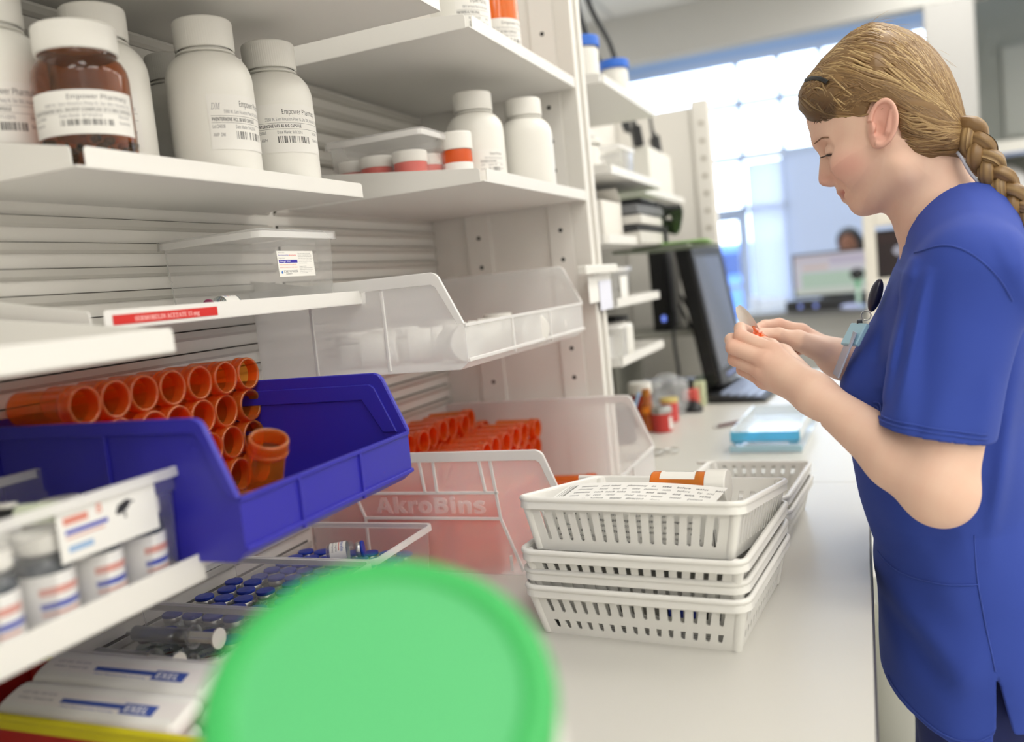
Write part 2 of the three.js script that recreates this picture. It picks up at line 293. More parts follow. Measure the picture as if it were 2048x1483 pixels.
function bottle(name, label, pos, R, H, lab, capMat = M.capWhite, bodyMat = M.white, capR = 0.68, group) {
  const t = thing(name, label, 'bottle', pos, 0, group);
  part('body', bodyGeo(R, H, R * capR * 0.86), bodyMat, t);
  part('neck_ring', lathe([[R * capR * 0.8, H * 0.795], [R * capR * 0.99, H * 0.798], [R * capR * 0.99, H * 0.812], [R * capR * 0.8, H * 0.816]], 48), bodyMat, t);
  const c = part('cap', capGeo(R * capR, H * 0.175).translate(0, H * 0.826, 0), capMat, t);
  if (lab) { const [g, m] = labelPatch(R + 0.0004, lab.y0 * H, lab.y1 * H, lab.a, lab.w, lab.tex); part('label', g, m, t, 'white printed label'); }
  return t;
}
const PH45 = pharmacyLabel('PHENTERMINE HCL 45 MG CAPSULE', 25086, '9/9/2014', 'ML    AMH');
const PHb = pharmacyLabel('PHENTERMINE HCL 30 MG CAPSULE', 24608, '9/4/2014', 'AMP  DM', 'DM');
const PHc = pharmacyLabel('PHENTERMINE HCL 15 MG CAPSULE', 22791, '7/11/2015', 'ML  AMH');
bottle('stock_bottle', 'tall plain white bottle with its label turned aside, third from the amber bottle', [-0.7, 1.4795, -0.862], 0.0495, 0.193, { y0: 0.2, y1: 0.52, a: 1.42, w: 1.9, tex: PHb }).rotation.y = 0.1;
bottle('stock_bottle', 'white bottle at the shelf end with its printed label facing out', [-0.7, 1.4795, -0.985], 0.0495, 0.193, { y0: 0.25, y1: 0.56, a: 1.0, w: 2.1, tex: PH45 });
bottle('stock_bottle', 'white bottle directly behind the amber capsule bottle', [-0.757, 1.4795, -0.755], 0.0495, 0.193, { y0: 0.2, y1: 0.5, a: 0.55, w: 1.95, tex: PHc });
bottle('stock_bottle', 'blurred white bottle cut off by the left picture edge', [-0.799, 1.4795, -0.658], 0.0495, 0.193, { y0: 0.2, y1: 0.5, a: 0.85, w: 1.95, tex: PHc });
bottle('stock_bottle', 'white bottle hidden at the back, only its ribbed cap showing between two others', [-0.8, 1.4795, -0.915], 0.045, 0.183, null);
bottle('stock_bottle', 'shorter white bottle on the second-bay shelf with a small faded label', [-0.6, 1.4885, -1.409], 0.0485, 0.174, { y0: 0.17, y1: 0.42, a: 0.95, w: 1.0, tex: PHc });
bottle('stock_bottle', 'blank white bottle nearest the divider with bolt holes', [-0.553, 1.4885, -1.528], 0.0485, 0.174, null);
bottle('stock_bottle', 'white bottle at the top edge with a label over the upper shelf corner', [-0.558, 1.7065, -1.30], 0.047, 0.174, { y0: 0.05, y1: 0.4, a: 0.9, w: 1.3, tex: PHc });
{ // large amber bottle of capsules
  const t = thing('capsule_bottle', 'large amber bottle of black and yellow capsules with a white cap', 'bottle', [-0.7, 1.4795, -0.672]);
  const R = 0.0445, H = 0.143;
  part('body', lathe([[0, 0.001], [R * 0.85, 0.001], [R * 0.96, 0.004], [R, 0.01], [R, 0.092], [R * 0.975, 0.1], [R * 0.9, 0.107], [R * 0.8, 0.111], [R * 0.78, 0.114], [R * 0.78, 0.128]], 64), M.amberDark, t);
  part('cap', capGeo(R * 0.86, 0.027, 90).translate(0, H - 0.027, 0), M.capWhite, t);
  const tex = pharmacyLabel('PHENTERMINE HCL SR/HTP COMPLEX 37.5 MG CAPSULE', 23980, '8/19/2014', 'AMH 26');
  const [g, m] = labelPatch(R + 0.0005, 0.034, 0.075, 0.75, 2.5, tex); part('label', g, m, t, 'white printed label');
  // capsules inside
  const capG = (a) => a ? lathe([[0, -0.0095], [0.0022, -0.009], [0.0034, -0.0072], [0.0036, -0.005], [0.0036, 0.0005]], 14) : lathe([[0.0038, 0], [0.0038, 0.0055], [0.0034, 0.0085], [0.0022, 0.0104], [0, 0.011]], 14);
  const ca = capG(1), cb = capG(0), my = std('#e0951a', 0.35), mk = std('#14130f', 0.3);
  let first = null;
  for (let k = 0; k < 58; k++) {
    const lay = Math.floor(k / 15), i = k % 15, ang = i / 15 * 6.283 + lay * 0.31 + rr(-0.1, 0.1), rad = i % 3 === 2 ? 0.02 : 0.0345;
    const c = first ? first.clone() : new THREE.Group();
    if (!first) { part('yellow_half', ca, my, c); part('black_half', cb, mk, c); first = c; }
    c.name = numbered('capsule'); scene.add(c);
    c.position.set(t.position.x + Math.sin(ang) * rad, t.position.y + 0.006 + lay * 0.0078 + rr(0, 0.002), t.position.z + Math.cos(ang) * rad);
    c.rotation.set(Math.PI / 2 + rr(-0.25, 0.25), ang + rr(-1.2, 1.2), rr(-0.3, 0.3), 'YXZ');
    tag(c, 'black and yellow capsule in the bottom of the large amber bottle', 'capsule', 'capsules in the amber bottle');
  }
}
/* ---------- open-fronted stacking bins ---------- */
// local frame: origin at the back bottom corner on the far side; +x to the front, +z toward the camera
function openBin(name, label, cat, pos, W, D, H, lipH, topBack, mats, o = {}) {
  const t = thing(name, label, cat, pos), { wall, rim } = mats, w = 0.0022, f = o.foot ?? 0.012;
  const prof = [[0, 0], [D - f, 0], [D, lipH * 0.15], [D, lipH], [D - topBack, H - 0.008], [D - topBack - 0.004, H - 0.0025], [D - topBack - 0.01, H], [0, H]];
  part('side_panel', exZ(poly(prof), W - w, W), wall, t); part('side_panel', exZ(poly(prof), 0, w), wall, t);
  part('back_panel', bx(0, w, 0, H, w, W - w, 0), wall, t);
  part('base', bx(w, D - f, 0, w, w, W - w, 0), wall, t);
  part('front_lip', exZ(poly([[D - f, 0], [D, lipH * 0.15], [D, lipH], [D - w, lipH], [D - w, lipH * 0.18], [D - f - 0.001, w]]), w, W - w), wall, t);
  // turned rim along the side tops and down the slope
  const rw = o.rimW ?? 0.012;
  const rimShape = () => { const s = poly([[0, H - rw], [D - topBack - 0.012, H - rw], [D - topBack - 0.006, H - rw - 0.004], [D - 0.009, lipH], [D + 0.001, lipH], [D - topBack, H - 0.006], [D - topBack - 0.005, H - 0.0015], [D - topBack - 0.011, H + 0.0008], [0, H + 0.0008]]); return s; };
  part('side_rim', exZ(rimShape(), W - 0.0005, W + 0.0045, 0.0006), rim, t); part('side_rim', exZ(rimShape(), -0.0045, 0.0005, 0.0006), rim, t);
  if (o.innerRim) { const s = poly([[0.012, H - 0.03], [D - topBack - 0.028, H - 0.03], [D - 0.03, lipH], [D - 0.012, lipH], [D - topBack - 0.01, H - 0.016], [D - topBack - 0.016, H - 0.012], [0.012, H - 0.012]]); part('inner_ledge', exZ(s, w - 0.0003, w + 0.0025, 0.0006), rim, t); }
  const ribs = [];
  const fr = o.frontRibs ?? [0.33, 0.66];
  for (const q of fr) ribs.push(bx(D - 0.001, D + 0.0025, lipH * 0.1, lipH, W * q - 0.002, W * q + 0.002, 0.0006));
  ribs.push(bx(D - 0.001, D + 0.003, lipH * 0.16, lipH * 0.24, 0, W, 0.0008), bx(D - 0.001, D + 0.0022, lipH * 0.93, lipH, 0, W, 0.0006));
  part('front_rib', ribs, rim, t);
  if (o.sideRibs) o.sideRibs.forEach(([x0, y0, x1, y1]) => { const L = Math.hypot(x1 - x0, y1 - y0), a = Math.atan2(y1 - y0, x1 - x0); part('side_rib', mv(bx(-L / 2, L / 2, -0.0022, 0.0022, W - 0.0006, W + 0.0028, 0.0008), (x0 + x1) / 2, (y0 + y1) / 2, 0, 0, 0, a), rim, t); });
  return t;
}
const blueM = { wall: M.blueBin, rim: M.blueBin }, clearM = { wall: M.clearPP, rim: M.clearPPedge };
const XB = XW + 0.0085;
openBin('stacking_bin', 'blue plastic open-front bin full of empty amber vials', 'bin', [XB, 1.1195, -0.884], 0.299, 0.3415, 0.1265, 0.0575, 0.026, blueM, { innerRim: true, frontRibs: [0.36, 0.72], sideRibs: [[0.06, 0.005, 0.06, 0.118], [0.2, 0.005, 0.2, 0.118]] });
openBin('stacking_bin', 'frosted clear open-front bin holding white jars, hung in the middle of the second bay', 'bin', [XB, 1.226, -1.605], 0.535, 0.3415, 0.134, 0.062, 0.03, clearM, { frontRibs: [0.36, 0.68], rimW: 0.016, sideRibs: [[0.1, 0.004, 0.1, 0.12], [0.22, 0.004, 0.22, 0.12]] });
const lowBin = openBin('stacking_bin', 'large frosted clear bin with embossed lettering standing on the worktop, full of amber vials', 'bin', [XB, 0.9105, -1.665], 0.515, 0.442, 0.186, 0.085, 0.036, clearM, { foot: 0.02, rimW: 0.014,
  sideRibs: [[0.03, 0.124, 0.33, 0.124], [0.1, 0.085, 0.33, 0.085], [0.21, 0.124, 0.205, 0.172], [0.23, 0.124, 0.228, 0.172], [0.33, 0.085, 0.322, 0.172], [0.31, 0.124, 0.304, 0.172], [0.33, 0.085, 0.358, 0.006], [0.1, 0.085, 0.085, 0.125], [0.1, 0.085, 0.1, 0.006], [0.34, 0.006, 0.34, 0.03]] });
{ const font = await new FontLoader().loadAsync('fonts/droid/droid_sans_bold.typeface.json');
  const tg = new TextGeometry('AkroBins', { font, size: 0.024, depth: 0.0012, curveSegments: 3, bevelEnabled: true, bevelThickness: 0.0005, bevelSize: 0.0004, bevelSegments: 1 });
  tg.computeBoundingBox(); const w = tg.boundingBox.max.x; tg.scale(0.185 / w, 1, 1).translate(0.122, 0.093, 0.5152); part('lettering', tg, M.clearPP, lowBin); }
/* ---------- amber pharmacy vials ---------- */
function vialGeo(R = 0.0185, L = 0.088) { // open mouth at +y
  return [lathe([[0, 0.001], [R * 0.8, 0], [R * 0.94, 0.0015], [R * 0.95, 0.004], [R * 0.965, L - 0.02], [R * 0.965, L]], 40),
    lathe([[R * 0.965, L - 0.0155], [R * 1.09, L - 0.015], [R * 1.1, L - 0.0125], [R * 1.0, L - 0.0115], [R * 1.0, L - 0.009], [R * 1.07, L - 0.0085], [R * 1.08, L - 0.002], [R * 1.03, L + 0.0005], [R * 0.9, L], [R * 0.87, L - 0.002], [R * 0.87, L - 0.014], [R * 0.96, L - 0.0155]], 40)];
}
const vialProto = new THREE.Group(); { const [b, r] = vialGeo(); part('tube', b, M.amber, vialProto); part('mouth_ring', r, M.amber, vialProto); }
function vial(pos, dir, label, group) { // base centre and the way the mouth points
  const c = vialProto.clone(); c.name = numbered('amber_vial'); scene.add(c); c.position.set(...pos);
  c.quaternion.setFromUnitVectors(V(0, 1, 0), V(...dir).normalize()); c.rotateY(rr(0, 6));
  return tag(c, label, 'vial', group);
}
{ // four layers in the blue bin, mouths to the front
  for (let l = 0; l < 4; l++) for (let i = 0; i < 7; i++) { if (l === 3 && i > 6) continue;
    vial([-0.7895 + rr(-0.004, 0.004) + (l < 2 ? 0.003 : 0), 1.1425 + l * 0.0385, -0.864 + i * 0.0402 + (l === 3 ? 0.0 : rr(-0.0004, 0.0004))], [1, rr(-0.004, 0.004), rr(-0.004, 0.004)], 'empty amber vial lying in the stack inside the blue bin, mouth to the front', 'stacked vials in the blue bin'); }
  vial([-0.578, 1.1285, -0.708], [0.42, 1, 0.22], 'amber vial standing tilted on its base at the front of the blue bin');
  vial([-0.6, 1.1425, -0.622], [1, 0.12, 0.2], 'amber vial lying in the near front corner of the blue bin');
  vial([-0.615, 1.143, -0.66], [0.72, 0.02, -0.1], 'amber vial lying flat beside the tilted vial in the blue bin');
  vial([-0.53, 1.1415, -0.74], [0.12, 0.0, -1], 'amber vial lying along the front lip of the blue bin');
  // the big clear bin: a loose slope of vials, higher at the back
  const g = 'loose vials in the large clear bin', lb = 'empty amber vial lying in the sloping heap inside the large clear bin';
  for (let l = 0; l < 5; l++) for (let i = 0; i < 11; i++) { if (l === 4 && i < 2) continue; if (l === 3 && i === 10) continue;
    vial([-0.822 + l * 0.001 + rr(0, 0.012) + (i % 2) * 0.004, 0.934 + l * 0.0365, -1.612 + i * 0.0415], [1, rr(-0.02, 0.05), rr(-0.06, 0.06)], lb, g); }
  for (let l = 0; l < 4; l++) for (let i = 0; i < 10; i++) vial([-0.715 + rr(0, 0.01), 0.934 + l * 0.038, -1.615 + i * 0.0485], [1, rr(-0.02, 0.02), rr(-0.05, 0.05)], lb, g);
  for (let l = 0; l < 3; l++) for (let i = 0; i < 9; i++) if (l < 1 || i > 3 + l) vial([-0.6 + rr(0, 0.01), 0.934 + l * 0.038, -1.605 + i * 0.0535], [1, rr(0, 0.02), rr(-0.05, 0.05)], lb, g);
  vial([-0.5, 0.934, -1.36], [0.9, 0, 0.25], 'amber vial resting near the front lip of the large clear bin');
}
{ // white jars in the middle clear bin
  const jar = new THREE.Group(); part('body', lathe([[0, 0], [0.024, 0], [0.026, 0.002], [0.026, 0.036], [0.022, 0.04]], 32), M.white, jar); part('cap', capGeo(0.0265, 0.016, 48).translate(0, 0.039, 0), M.capWhite, jar);
  const spots = [[-0.78, -1.3, 0], [-0.72, -1.16, 1], [-0.66, -1.2, 1], [-0.64, -1.29, 1], [-0.7, -1.26, 0], [-0.58, -1.19, 2], [-0.57, -1.27, 1], [-0.76, -1.2, 0], [-0.62, -1.38, 1], [-0.7, -1.42, 0], [-0.55, -1.4, 2], [-0.56, -1.5, 1], [-0.64, -1.52, 0]];
  spots.forEach(([x, z, k]) => { const c = copy(jar, 'ointment_jar'); tag(c, 'white jar behind the frosted wall of the middle clear bin', 'jar', 'white jars in the middle clear bin');
    c.position.set(x, k ? 1.2555 : 1.2285, z); if (k) c.rotation.set(0, k === 1 ? 0.4 : -0.7, Math.PI / 2 * -1, 'YXZ'); });
}
/* ---------- clear lidded tubs ---------- */
function tub(name, label, pos, W, D, H, o = {}) { // origin: middle of the base; W along z, D along x
  const t = thing(name, label, 'tub', pos), w = 0.0013, k = o.taper ?? 0.004, m = o.mat ?? M.clearTub;
  const ring = (x, z, y, rad = 0.01) => rrShape(-x, x, -z, z, rad).getPoints(5).map(p => [p.x, y, p.y]);
  const loft = (rows) => { const n = rows[0].length, pos = [], idx = []; rows.forEach(r => r.forEach(p => pos.push(...p))); for (let j = 0; j < rows.length - 1; j++) for (let i = 0; i < n; i++) { const a = j * n + i, b = j * n + (i + 1) % n, c = a + n, d = b + n; idx.push(a, c, b, b, c, d); } const g = new THREE.BufferGeometry(); g.setAttribute('position', new THREE.Float32BufferAttribute(pos, 3)); g.setIndex(idx); return toCreasedNormals(g, 0.6); };
  const hx = D / 2, hz = W / 2, s = o.step ? H * 0.78 : H * 0.5;
  part('body', [loft([ring(hx - k - 0.002, hz - k - 0.002, 0), ring(hx - k, hz - k, 0.003), ring(hx - k * 0.45, hz - k * 0.45, s), ring(hx - k * 0.3 + (o.step ? 0.0015 : 0), hz - k * 0.3 + (o.step ? 0.0015 : 0), s + 0.002), ring(hx, hz, H)]), exY(rrShape(-hx + k + 0.002, hx - k - 0.002, -hz + k + 0.002, hz - k - 0.002, 0.01), 0, 0.001)], m, t);
  part('rim', loft([ring(hx, hz, H - 0.0005, 0.011), ring(hx + 0.004, hz + 0.004, H, 0.013), ring(hx + 0.0045, hz + 0.0045, H - 0.008, 0.013), ring(hx + 0.003, hz + 0.003, H - 0.0085, 0.013)]), M.clearPPedge, t);
  if (o.lid) part('lid', [exY(rrShape(-hx - 0.005, hx + 0.005, -hz - 0.005, hz + 0.005, 0.013), H + 0.0012, H + 0.0026), loft([ring(hx + 0.005, hz + 0.005, H + 0.0026, 0.013), ring(hx + 0.0065, hz + 0.0065, H + 0.002, 0.014), ring(hx + 0.0065, hz + 0.0065, H - 0.009, 0.014)])], o.lidMat ?? m, t);
  return t;
}
const tubT = tub('clear_tub', 'clear lidded tub with a small drug label, on the shelf with the red strip', [-0.764, 1.3305, -0.982], 0.166, 0.156, 0.1, { lid: true });
{
  const tex = canvasTex(620, 400, (g, w, h) => { g.fillStyle = '#f1efe9'; g.fillRect(0, 0, w, h); g.textBaseline = 'alphabetic';
    g.fillStyle = '#777'; g.font = '16px sans-serif'; g.fillText('NDC 65-1234-0', 20, 34); g.fillStyle = '#6a5ca8'; g.font = 'bold 33px sans-serif'; g.fillText('Sermorelin', 20, 78); g.fillStyle = '#d8605c'; g.fillText('Acetate', 200, 78);
    g.fillStyle = '#55595a'; g.font = '27px sans-serif'; g.fillText('Injection', 20, 120); g.fillStyle = '#3226a8'; g.fillRect(20, 138, 310, 48); g.fillStyle = '#e9e6f4'; g.font = 'bold 34px sans-serif'; g.fillText('15mg / Vial', 30, 174);
    g.fillStyle = '#d9705e'; g.font = '25px sans-serif'; g.fillText('FOR INTRAMUSCULAR OR', 20, 224); g.fillText('SUBCUTANEOUS USE ONLY', 20, 266); g.fillStyle = '#2f6fc0'; g.beginPath(); g.arc(52, 338, 15, 0, 7); g.fill(); g.beginPath(); g.moveTo(38, 330); g.lineTo(52, 300); g.lineTo(66, 330); g.fill();
    g.fillStyle = '#2a2d30'; g.font = '46px serif'; g.fillText('EMPOWER', 78, 336); g.font = 'bold 19px sans-serif'; g.fillText('PHARMACY', 110, 366); g.fillStyle = '#5a5c5c'; g.font = '17px sans-serif';
    ['Each vial contains Sermorelin', 'Acetate 15 mg, Mannitol 50 mg', 'Reconstitute with bacteriostatic', 'water before use. Keep refrigerated', 'and protect from light. For office', 'use only. Discard after 30 days', 'once reconstituted.', '', 'Storage: 2 to 8 C', 'Caution: Federal law prohibits', 'dispensing without prescription', 'Compounded by: Empower', 'Houston TX 77043'].forEach((s, i) => g.fillText(s, 352, 44 + i * 26)); });
  part('label', mv(new THREE.PlaneGeometry(0.079, 0.033, 1, 1).rotateY(Math.PI / 2), 0.0785, 0.0585, 0.0115, 0, 0, 0.03), std('#fff', 0.6, { map: tex }), tubT, 'small printed drug label');
}
/* ---------- injection vials ---------- */
function injVial(R, L, capM, label, glass = M.glassVial, lab = true, labelTex = null) {
  const g = new THREE.Group();
  part('glass', lathe([[0, 0], [R * 0.9, 0], [R, 0.002], [R, L * 0.62], [R * 0.86, L * 0.7], [R * 0.56, L * 0.75], [R * 0.56, L * 0.82]], 32), glass, g);
  part('collar', lathe([[R * 0.5, L * 0.8], [R * 0.7, L * 0.8], [R * 0.72, L * 0.82], [R * 0.72, L * 0.93], [R * 0.5, L * 0.94]], 32), M.alu, g);
  part('cap', lathe([[0, L * 0.925], [R * 0.77, L * 0.925], [R * 0.78, L * 0.94], [R * 0.78, L * 0.985], [R * 0.74, L], [0, L]], 32), capM, g);
  if (lab) part('label', lathe([[R * 1.012, L * 0.1], [R * 1.012, L * 0.55]], 28, 0, 5.2), std('#fff', 0.6, { map: labelTex }), g, 'printed label');
  return g;
}
const vialLab = canvasTex(512, 128, (g, w, h) => { g.fillStyle = '#efede8'; g.fillRect(0, 0, w, h); g.fillStyle = '#2e3f9e'; g.font = 'bold 30px sans-serif'; for (let i = 0; i < 2; i++) { g.fillText('Sermorelin', 14 + i * 250, 42); g.fillStyle = '#c9574f'; g.fillRect(14 + i * 250, 52, 150, 6); g.fillStyle = '#33353a'; g.font = '18px sans-serif'; g.fillText('Injection 15mg/Vial', 14 + i * 250, 82); g.fillText('Empower Pharmacy', 14 + i * 250, 108); g.fillStyle = '#2e3f9e'; g.font = 'bold 30px sans-serif'; } });
const protoBlue = injVial(0.0125, 0.042, M.capBlue, '', M.glassVial, true, vialLab);
function inj(proto, name, pos, rot, label, group) { const c = copy(proto, name); c.position.set(...pos); if (rot) c.rotation.set(...rot, 'YXZ'); return tag(c, label, 'vial', group); }
{ const p = injVial(0.0115, 0.048, std('#8c2f57', 0.4), '', M.glassVial, true, vialLab);
  inj(p, 'injection_vial', [-0.73, 1.3435, -0.915 + 0.018], [Math.PI / 2, 2.9 - Math.PI / 2 * 0 - 3.0, 0], 'injection vial with a purple cap lying inside the lidded tub'); }
/* the blurred tub in the near left foreground */
const tubM = tub('clear_tub', 'blurred clear tub of large capped vials at the left foreground', [-0.648, 1.1055, -0.405], 0.365, 0.165, 0.1, { step: true });
{ const tex = canvasTex(512, 256, (g, w, h) => { g.fillStyle = '#efeeea'; g.fillRect(0, 0, w, h); g.fillStyle = '#d98a7a'; g.fillRect(30, 60, 120, 34); g.font = 'bold 60px sans-serif'; g.fillText('8', 190, 86); g.fillStyle = '#2a35b0'; g.fillRect(34, 118, 210, 20); g.fillStyle = '#d9a79b'; g.fillRect(34, 148, 190, 10); g.fillStyle = '#8fb2da'; g.fillRect(40, 190, 120, 26); g.fillStyle = '#26262a'; g.beginPath(); g.ellipse(330, 96, 46, 22, -0.5, 0, 7); g.fill(); g.fillRect(300, 80, 90, 8); g.fillRect(330, 120, 10, 30); });
  part('label', new THREE.PlaneGeometry(0.098, 0.044).rotateY(Math.PI / 2).translate(0.0845, 0.075, -0.103), std('#fff', 0.6, { map: tex }), tubM, 'white label with a blue bar');
  const lt = canvasTex(256, 128, (g, w, h) => { g.fillStyle = '#efeeec'; g.fillRect(0, 0, w, h); for (let i = 0; i < 2; i++) { g.fillStyle = '#d99a90'; g.fillRect(16 + i * 128, 30, 70, 18); g.fillStyle = '#4a58b8'; g.fillRect(16 + i * 128, 66, 96, 14); g.fillStyle = '#d9a39a'; g.fillRect(16 + i * 128, 88, 60, 8); } });
  const big = new THREE.Group(), R = 0.0205, L = 0.076;
  part('body', lathe([[0, 0], [R * 0.95, 0], [R, 0.002], [R, L * 0.62], [R * 0.9, L * 0.7], [R * 0.66, L * 0.74]], 36), std('#2f3a46', 0.2), big); part('collar', lathe([[R * 0.66, L * 0.72], [R * 0.74, L * 0.74], [R * 0.74, L * 0.82], [0, L * 0.82]], 32), M.stopperGrey, big);
  part('cap', lathe([[0, L * 0.8], [R * 0.9, L * 0.8], [R * 0.93, L * 0.83], [R * 0.93, L * 0.97], [R * 0.88, L], [0, L]], 36), M.capWhite, big);
  part('label', lathe([[R * 1.012, L * 0.06], [R * 1.012, L * 0.6]], 36), std('#fff', 0.6, { map: lt }), big);
  let n = 0; for (let i = 0; i < 7; i++) for (let j = 0; j < 3; j++) { const c = copy(big, 'injection_bottle'); c.position.set(-0.588 - j * 0.0435, 1.1075, -0.558 + i * 0.0475 + (j % 2) * 0.004); c.rotation.y = 0.5 + n++; tag(c, 'white-capped injection bottle standing in the blurred clear tub', 'bottle', 'capped bottles in the blurred tub'); }
  const pen = thing('marker_pen', 'black and white marker lying on top of the bottles in the blurred tub', 'pen', [-0.62, 1.195, -0.46], 0.35);
  part('barrel', cyl(0.007, 0.007, 0.09, 20).rotateZ(Math.PI / 2).translate(-0.03, 0, 0), M.black, pen); part('cap', cyl(0.0085, 0.008, 0.03, 20).rotateZ(Math.PI / 2).translate(0.028, 0, 0), std('#c8d0b8', 0.5), pen); part('clip', bx(-0.07, 0.01, 0.007, 0.0095, -0.006, 0.006, 0.001), M.white, pen);
}
/* tub of pink jars on the second-bay shelf */
{
  tub('clear_tub', 'clear lidded tub of jars with pink contents on the second-bay shelf', [-0.69, 1.4895, -1.275], 0.125, 0.165, 0.092, { lid: true, taper: 0.006 });
  const pk = std('#cf4a3e', 0.5), j = new THREE.Group(); part('body', lathe([[0, 0], [0.024, 0], [0.026, 0.003], [0.026, 0.047]], 32), phys('#d8493a', 0.3), j); part('cap', capGeo(0.0275, 0.018, 48).translate(0, 0.046, 0), M.capWhite, j); part('label', lathe([[0.0264, 0.006], [0.0264, 0.03]], 20, 0.2, 1.1), M.paper, j);
  for (const [x, z] of [[-0.645, -1.245], [-0.645, -1.303], [-0.705, -1.245], [-0.705, -1.303], [-0.757, -1.26]]) { const c = copy(j, 'ointment_jar'); c.position.set(x, 1.4915, z); tag(c, 'white-capped jar of pink contents inside the lidded tub', 'jar', 'pink jars in the lidded tub'); }
  const a = thing('pill_jar', 'short amber jar with a white cap and white label beside the pink-jar tub', 'jar', [-0.597, 1.4885, -1.318]);
  part('body', lathe([[0, 0], [0.022, 0], [0.0245, 0.003], [0.0245, 0.066], [0.023, 0.07]], 40), phys('#d4520c', 0.15), a); part('cap', capGeo(0.0262, 0.028, 60).translate(0, 0.069, 0), M.capWhite, a); part('label', lathe([[0.0249, 0.008], [0.0249, 0.048]], 32), M.paper, a);
  const b = thing('pill_bottle', 'amber bottle with white label standing at the top shelf end', 'bottle', [-0.56, 1.7065, -1.46]);
  part('body', lathe([[0, 0], [0.036, 0], [0.0385, 0.003], [0.0385, 0.108], [0.036, 0.118], [0.029, 0.125], [0.029, 0.135]], 48), phys(new THREE.Color().setRGB(1, 0.3, 0.02), 0.1, { transmission: 0.6, thickness: 0, side: THREE.DoubleSide }), b); part('cap', capGeo(0.032, 0.024, 60).translate(0, 0.135, 0), M.capWhite, b);
  const [g, m] = labelPatch(0.0389, 0.025, 0.075, 0.9, 3.2, PHb); part('label', g, m, b);
}
/* ---------- slotted white baskets on the worktop ---------- */
// local frame: origin at the middle of the base; width along x, depth along z (front = +z)
function basketGeo(W, D, H, slotRows, nx, nz, flare = 0.014) {
  const w = 0.0016, top = { x: W / 2, z: D / 2 }, bot = { x: W / 2 - flare, z: D / 2 - flare };
  // a wall drawn flat (u along, v up) with holes, then leaned onto the tapered side
  const wall = (len, lenB, n, inset) => {
    const s = poly([[-lenB / 2, 0], [lenB / 2, 0], [len / 2, H], [-len / 2, H]]);
    for (let i = 0; i < n; i++) for (const [y0, y1, rd] of slotRows) { const k = (i - (n - 1) / 2) / n, u0 = (y) => k * (lenB + (len - lenB) * y / H - inset), hw = (len - inset) / n * 0.2;
      const h = new THREE.Path(), a = u0(y0), b = u0(y1); h.moveTo(b - hw, y1); h.lineTo(a - hw * 0.8, y0 + (rd ? hw : 0)); if (rd) h.absarc(a, y0 + hw, hw * 0.8, Math.PI, Math.PI * 2); else h.lineTo(a + hw * 0.8, y0); h.lineTo(b + hw, y1); h.closePath(); s.holes.push(h); }
    return ext(s, w, 0, 5);
  };
  const lean = Math.atan2(flare, H), hs = 1 / Math.cos(lean), out = [];
  const place = (g, ry, dist) => { g.scale(1, hs, 1); g.applyMatrix4(new THREE.Matrix4().makeRotationX(lean)); g.translate(0, 0, dist - w); if (ry) g.applyMatrix4(new THREE.Matrix4().makeRotationY(ry)); return g; };
  out.push(place(wall(W, W - 2 * flare, nx, 0.03), 0, bot.z), place(wall(W, W - 2 * flare, nx, 0.03), Math.PI, bot.z));
  out.push(place(wall(D, D - 2 * flare, nz, 0.03), Math.PI / 2, bot.x), place(wall(D, D - 2 * flare, nz, 0.03), -Math.PI / 2, bot.x));
  return out;
}
const BW = 0.262, BD = 0.246, BH = 0.062;
function basket(label, pos, turn, rows, o = {}) {
  const W = o.W ?? BW, D = o.D ?? BD, H = o.H ?? BH, t = thing('slotted_basket', label, 'basket', pos, turn, o.group), m = o.m ?? M.basket;
  const fl = 0.013, g = basketGeo(W, D, H, rows, o.nx ?? 15, o.nz ?? 14, fl);
  ['front_wall', 'rear_wall', 'side_wall', 'side_wall'].forEach((n, i) => part(n, g[i], m, t));
  part('floor_panel', bx(-W / 2 + fl, W / 2 - fl, 0, 0.0018, -D / 2 + fl, D / 2 - fl, 0.0006), m, t);
  // rounded corner columns and the rolled rim
  const c = []; for (const sx of [-1, 1]) for (const sz of [-1, 1]) { const g1 = new THREE.CylinderGeometry(0.0068, 0.0062, H, 14); const q = new THREE.Quaternion().setFromUnitVectors(V(0, 1, 0), V(sx * fl, H, sz * fl).normalize()); g1.applyQuaternion(q); g1.translate(sx * (W / 2 - fl / 2 - 0.0045), H / 2, sz * (D / 2 - fl / 2 - 0.0045)); part('corner', g1, m, t); }
  const R = (x, z, y, r) => rrShape(-x, x, -z, z, r).getPoints(6).map(p => V(p.x, y - 0.0028 * Math.cos(p.x / x * 1.45) * (o.sag ?? 1), p.y));
  part('rim', new THREE.TubeGeometry(new THREE.CatmullRomCurve3(R(W / 2 + 0.003, D / 2 + 0.003, H, 0.016), true, 'centripetal'), 160, 0.0036, 8, true), m, t);
  const rows2 = [R(W / 2, D / 2, H + 0.001, 0.014), R(W / 2 + 0.0045, D / 2 + 0.0045, H + 0.001, 0.018), R(W / 2 + 0.005, D / 2 + 0.005, H - 0.011, 0.018)];
  const n = rows2[0].length, pos2 = [], idx = []; rows2.forEach(r => r.forEach(p => pos2.push(p.x, p.y, p.z))); for (let j = 0; j < 2; j++) for (let i = 0; i < n; i++) { const a = j * n + i, b = j * n + (i + 1) % n; idx.push(a, b, a + n, b, b + n, a + n); }
  const sk = new THREE.BufferGeometry(); sk.setAttribute('position', new THREE.Float32BufferAttribute(pos2, 3)); sk.setIndex(idx); sk.computeVertexNormals(); part('rim_skirt', sk, std('#efeee9', 0.4, { side: THREE.DoubleSide }), t);
  return t;
}
const bA = -0.1; // the stack stands a little turned
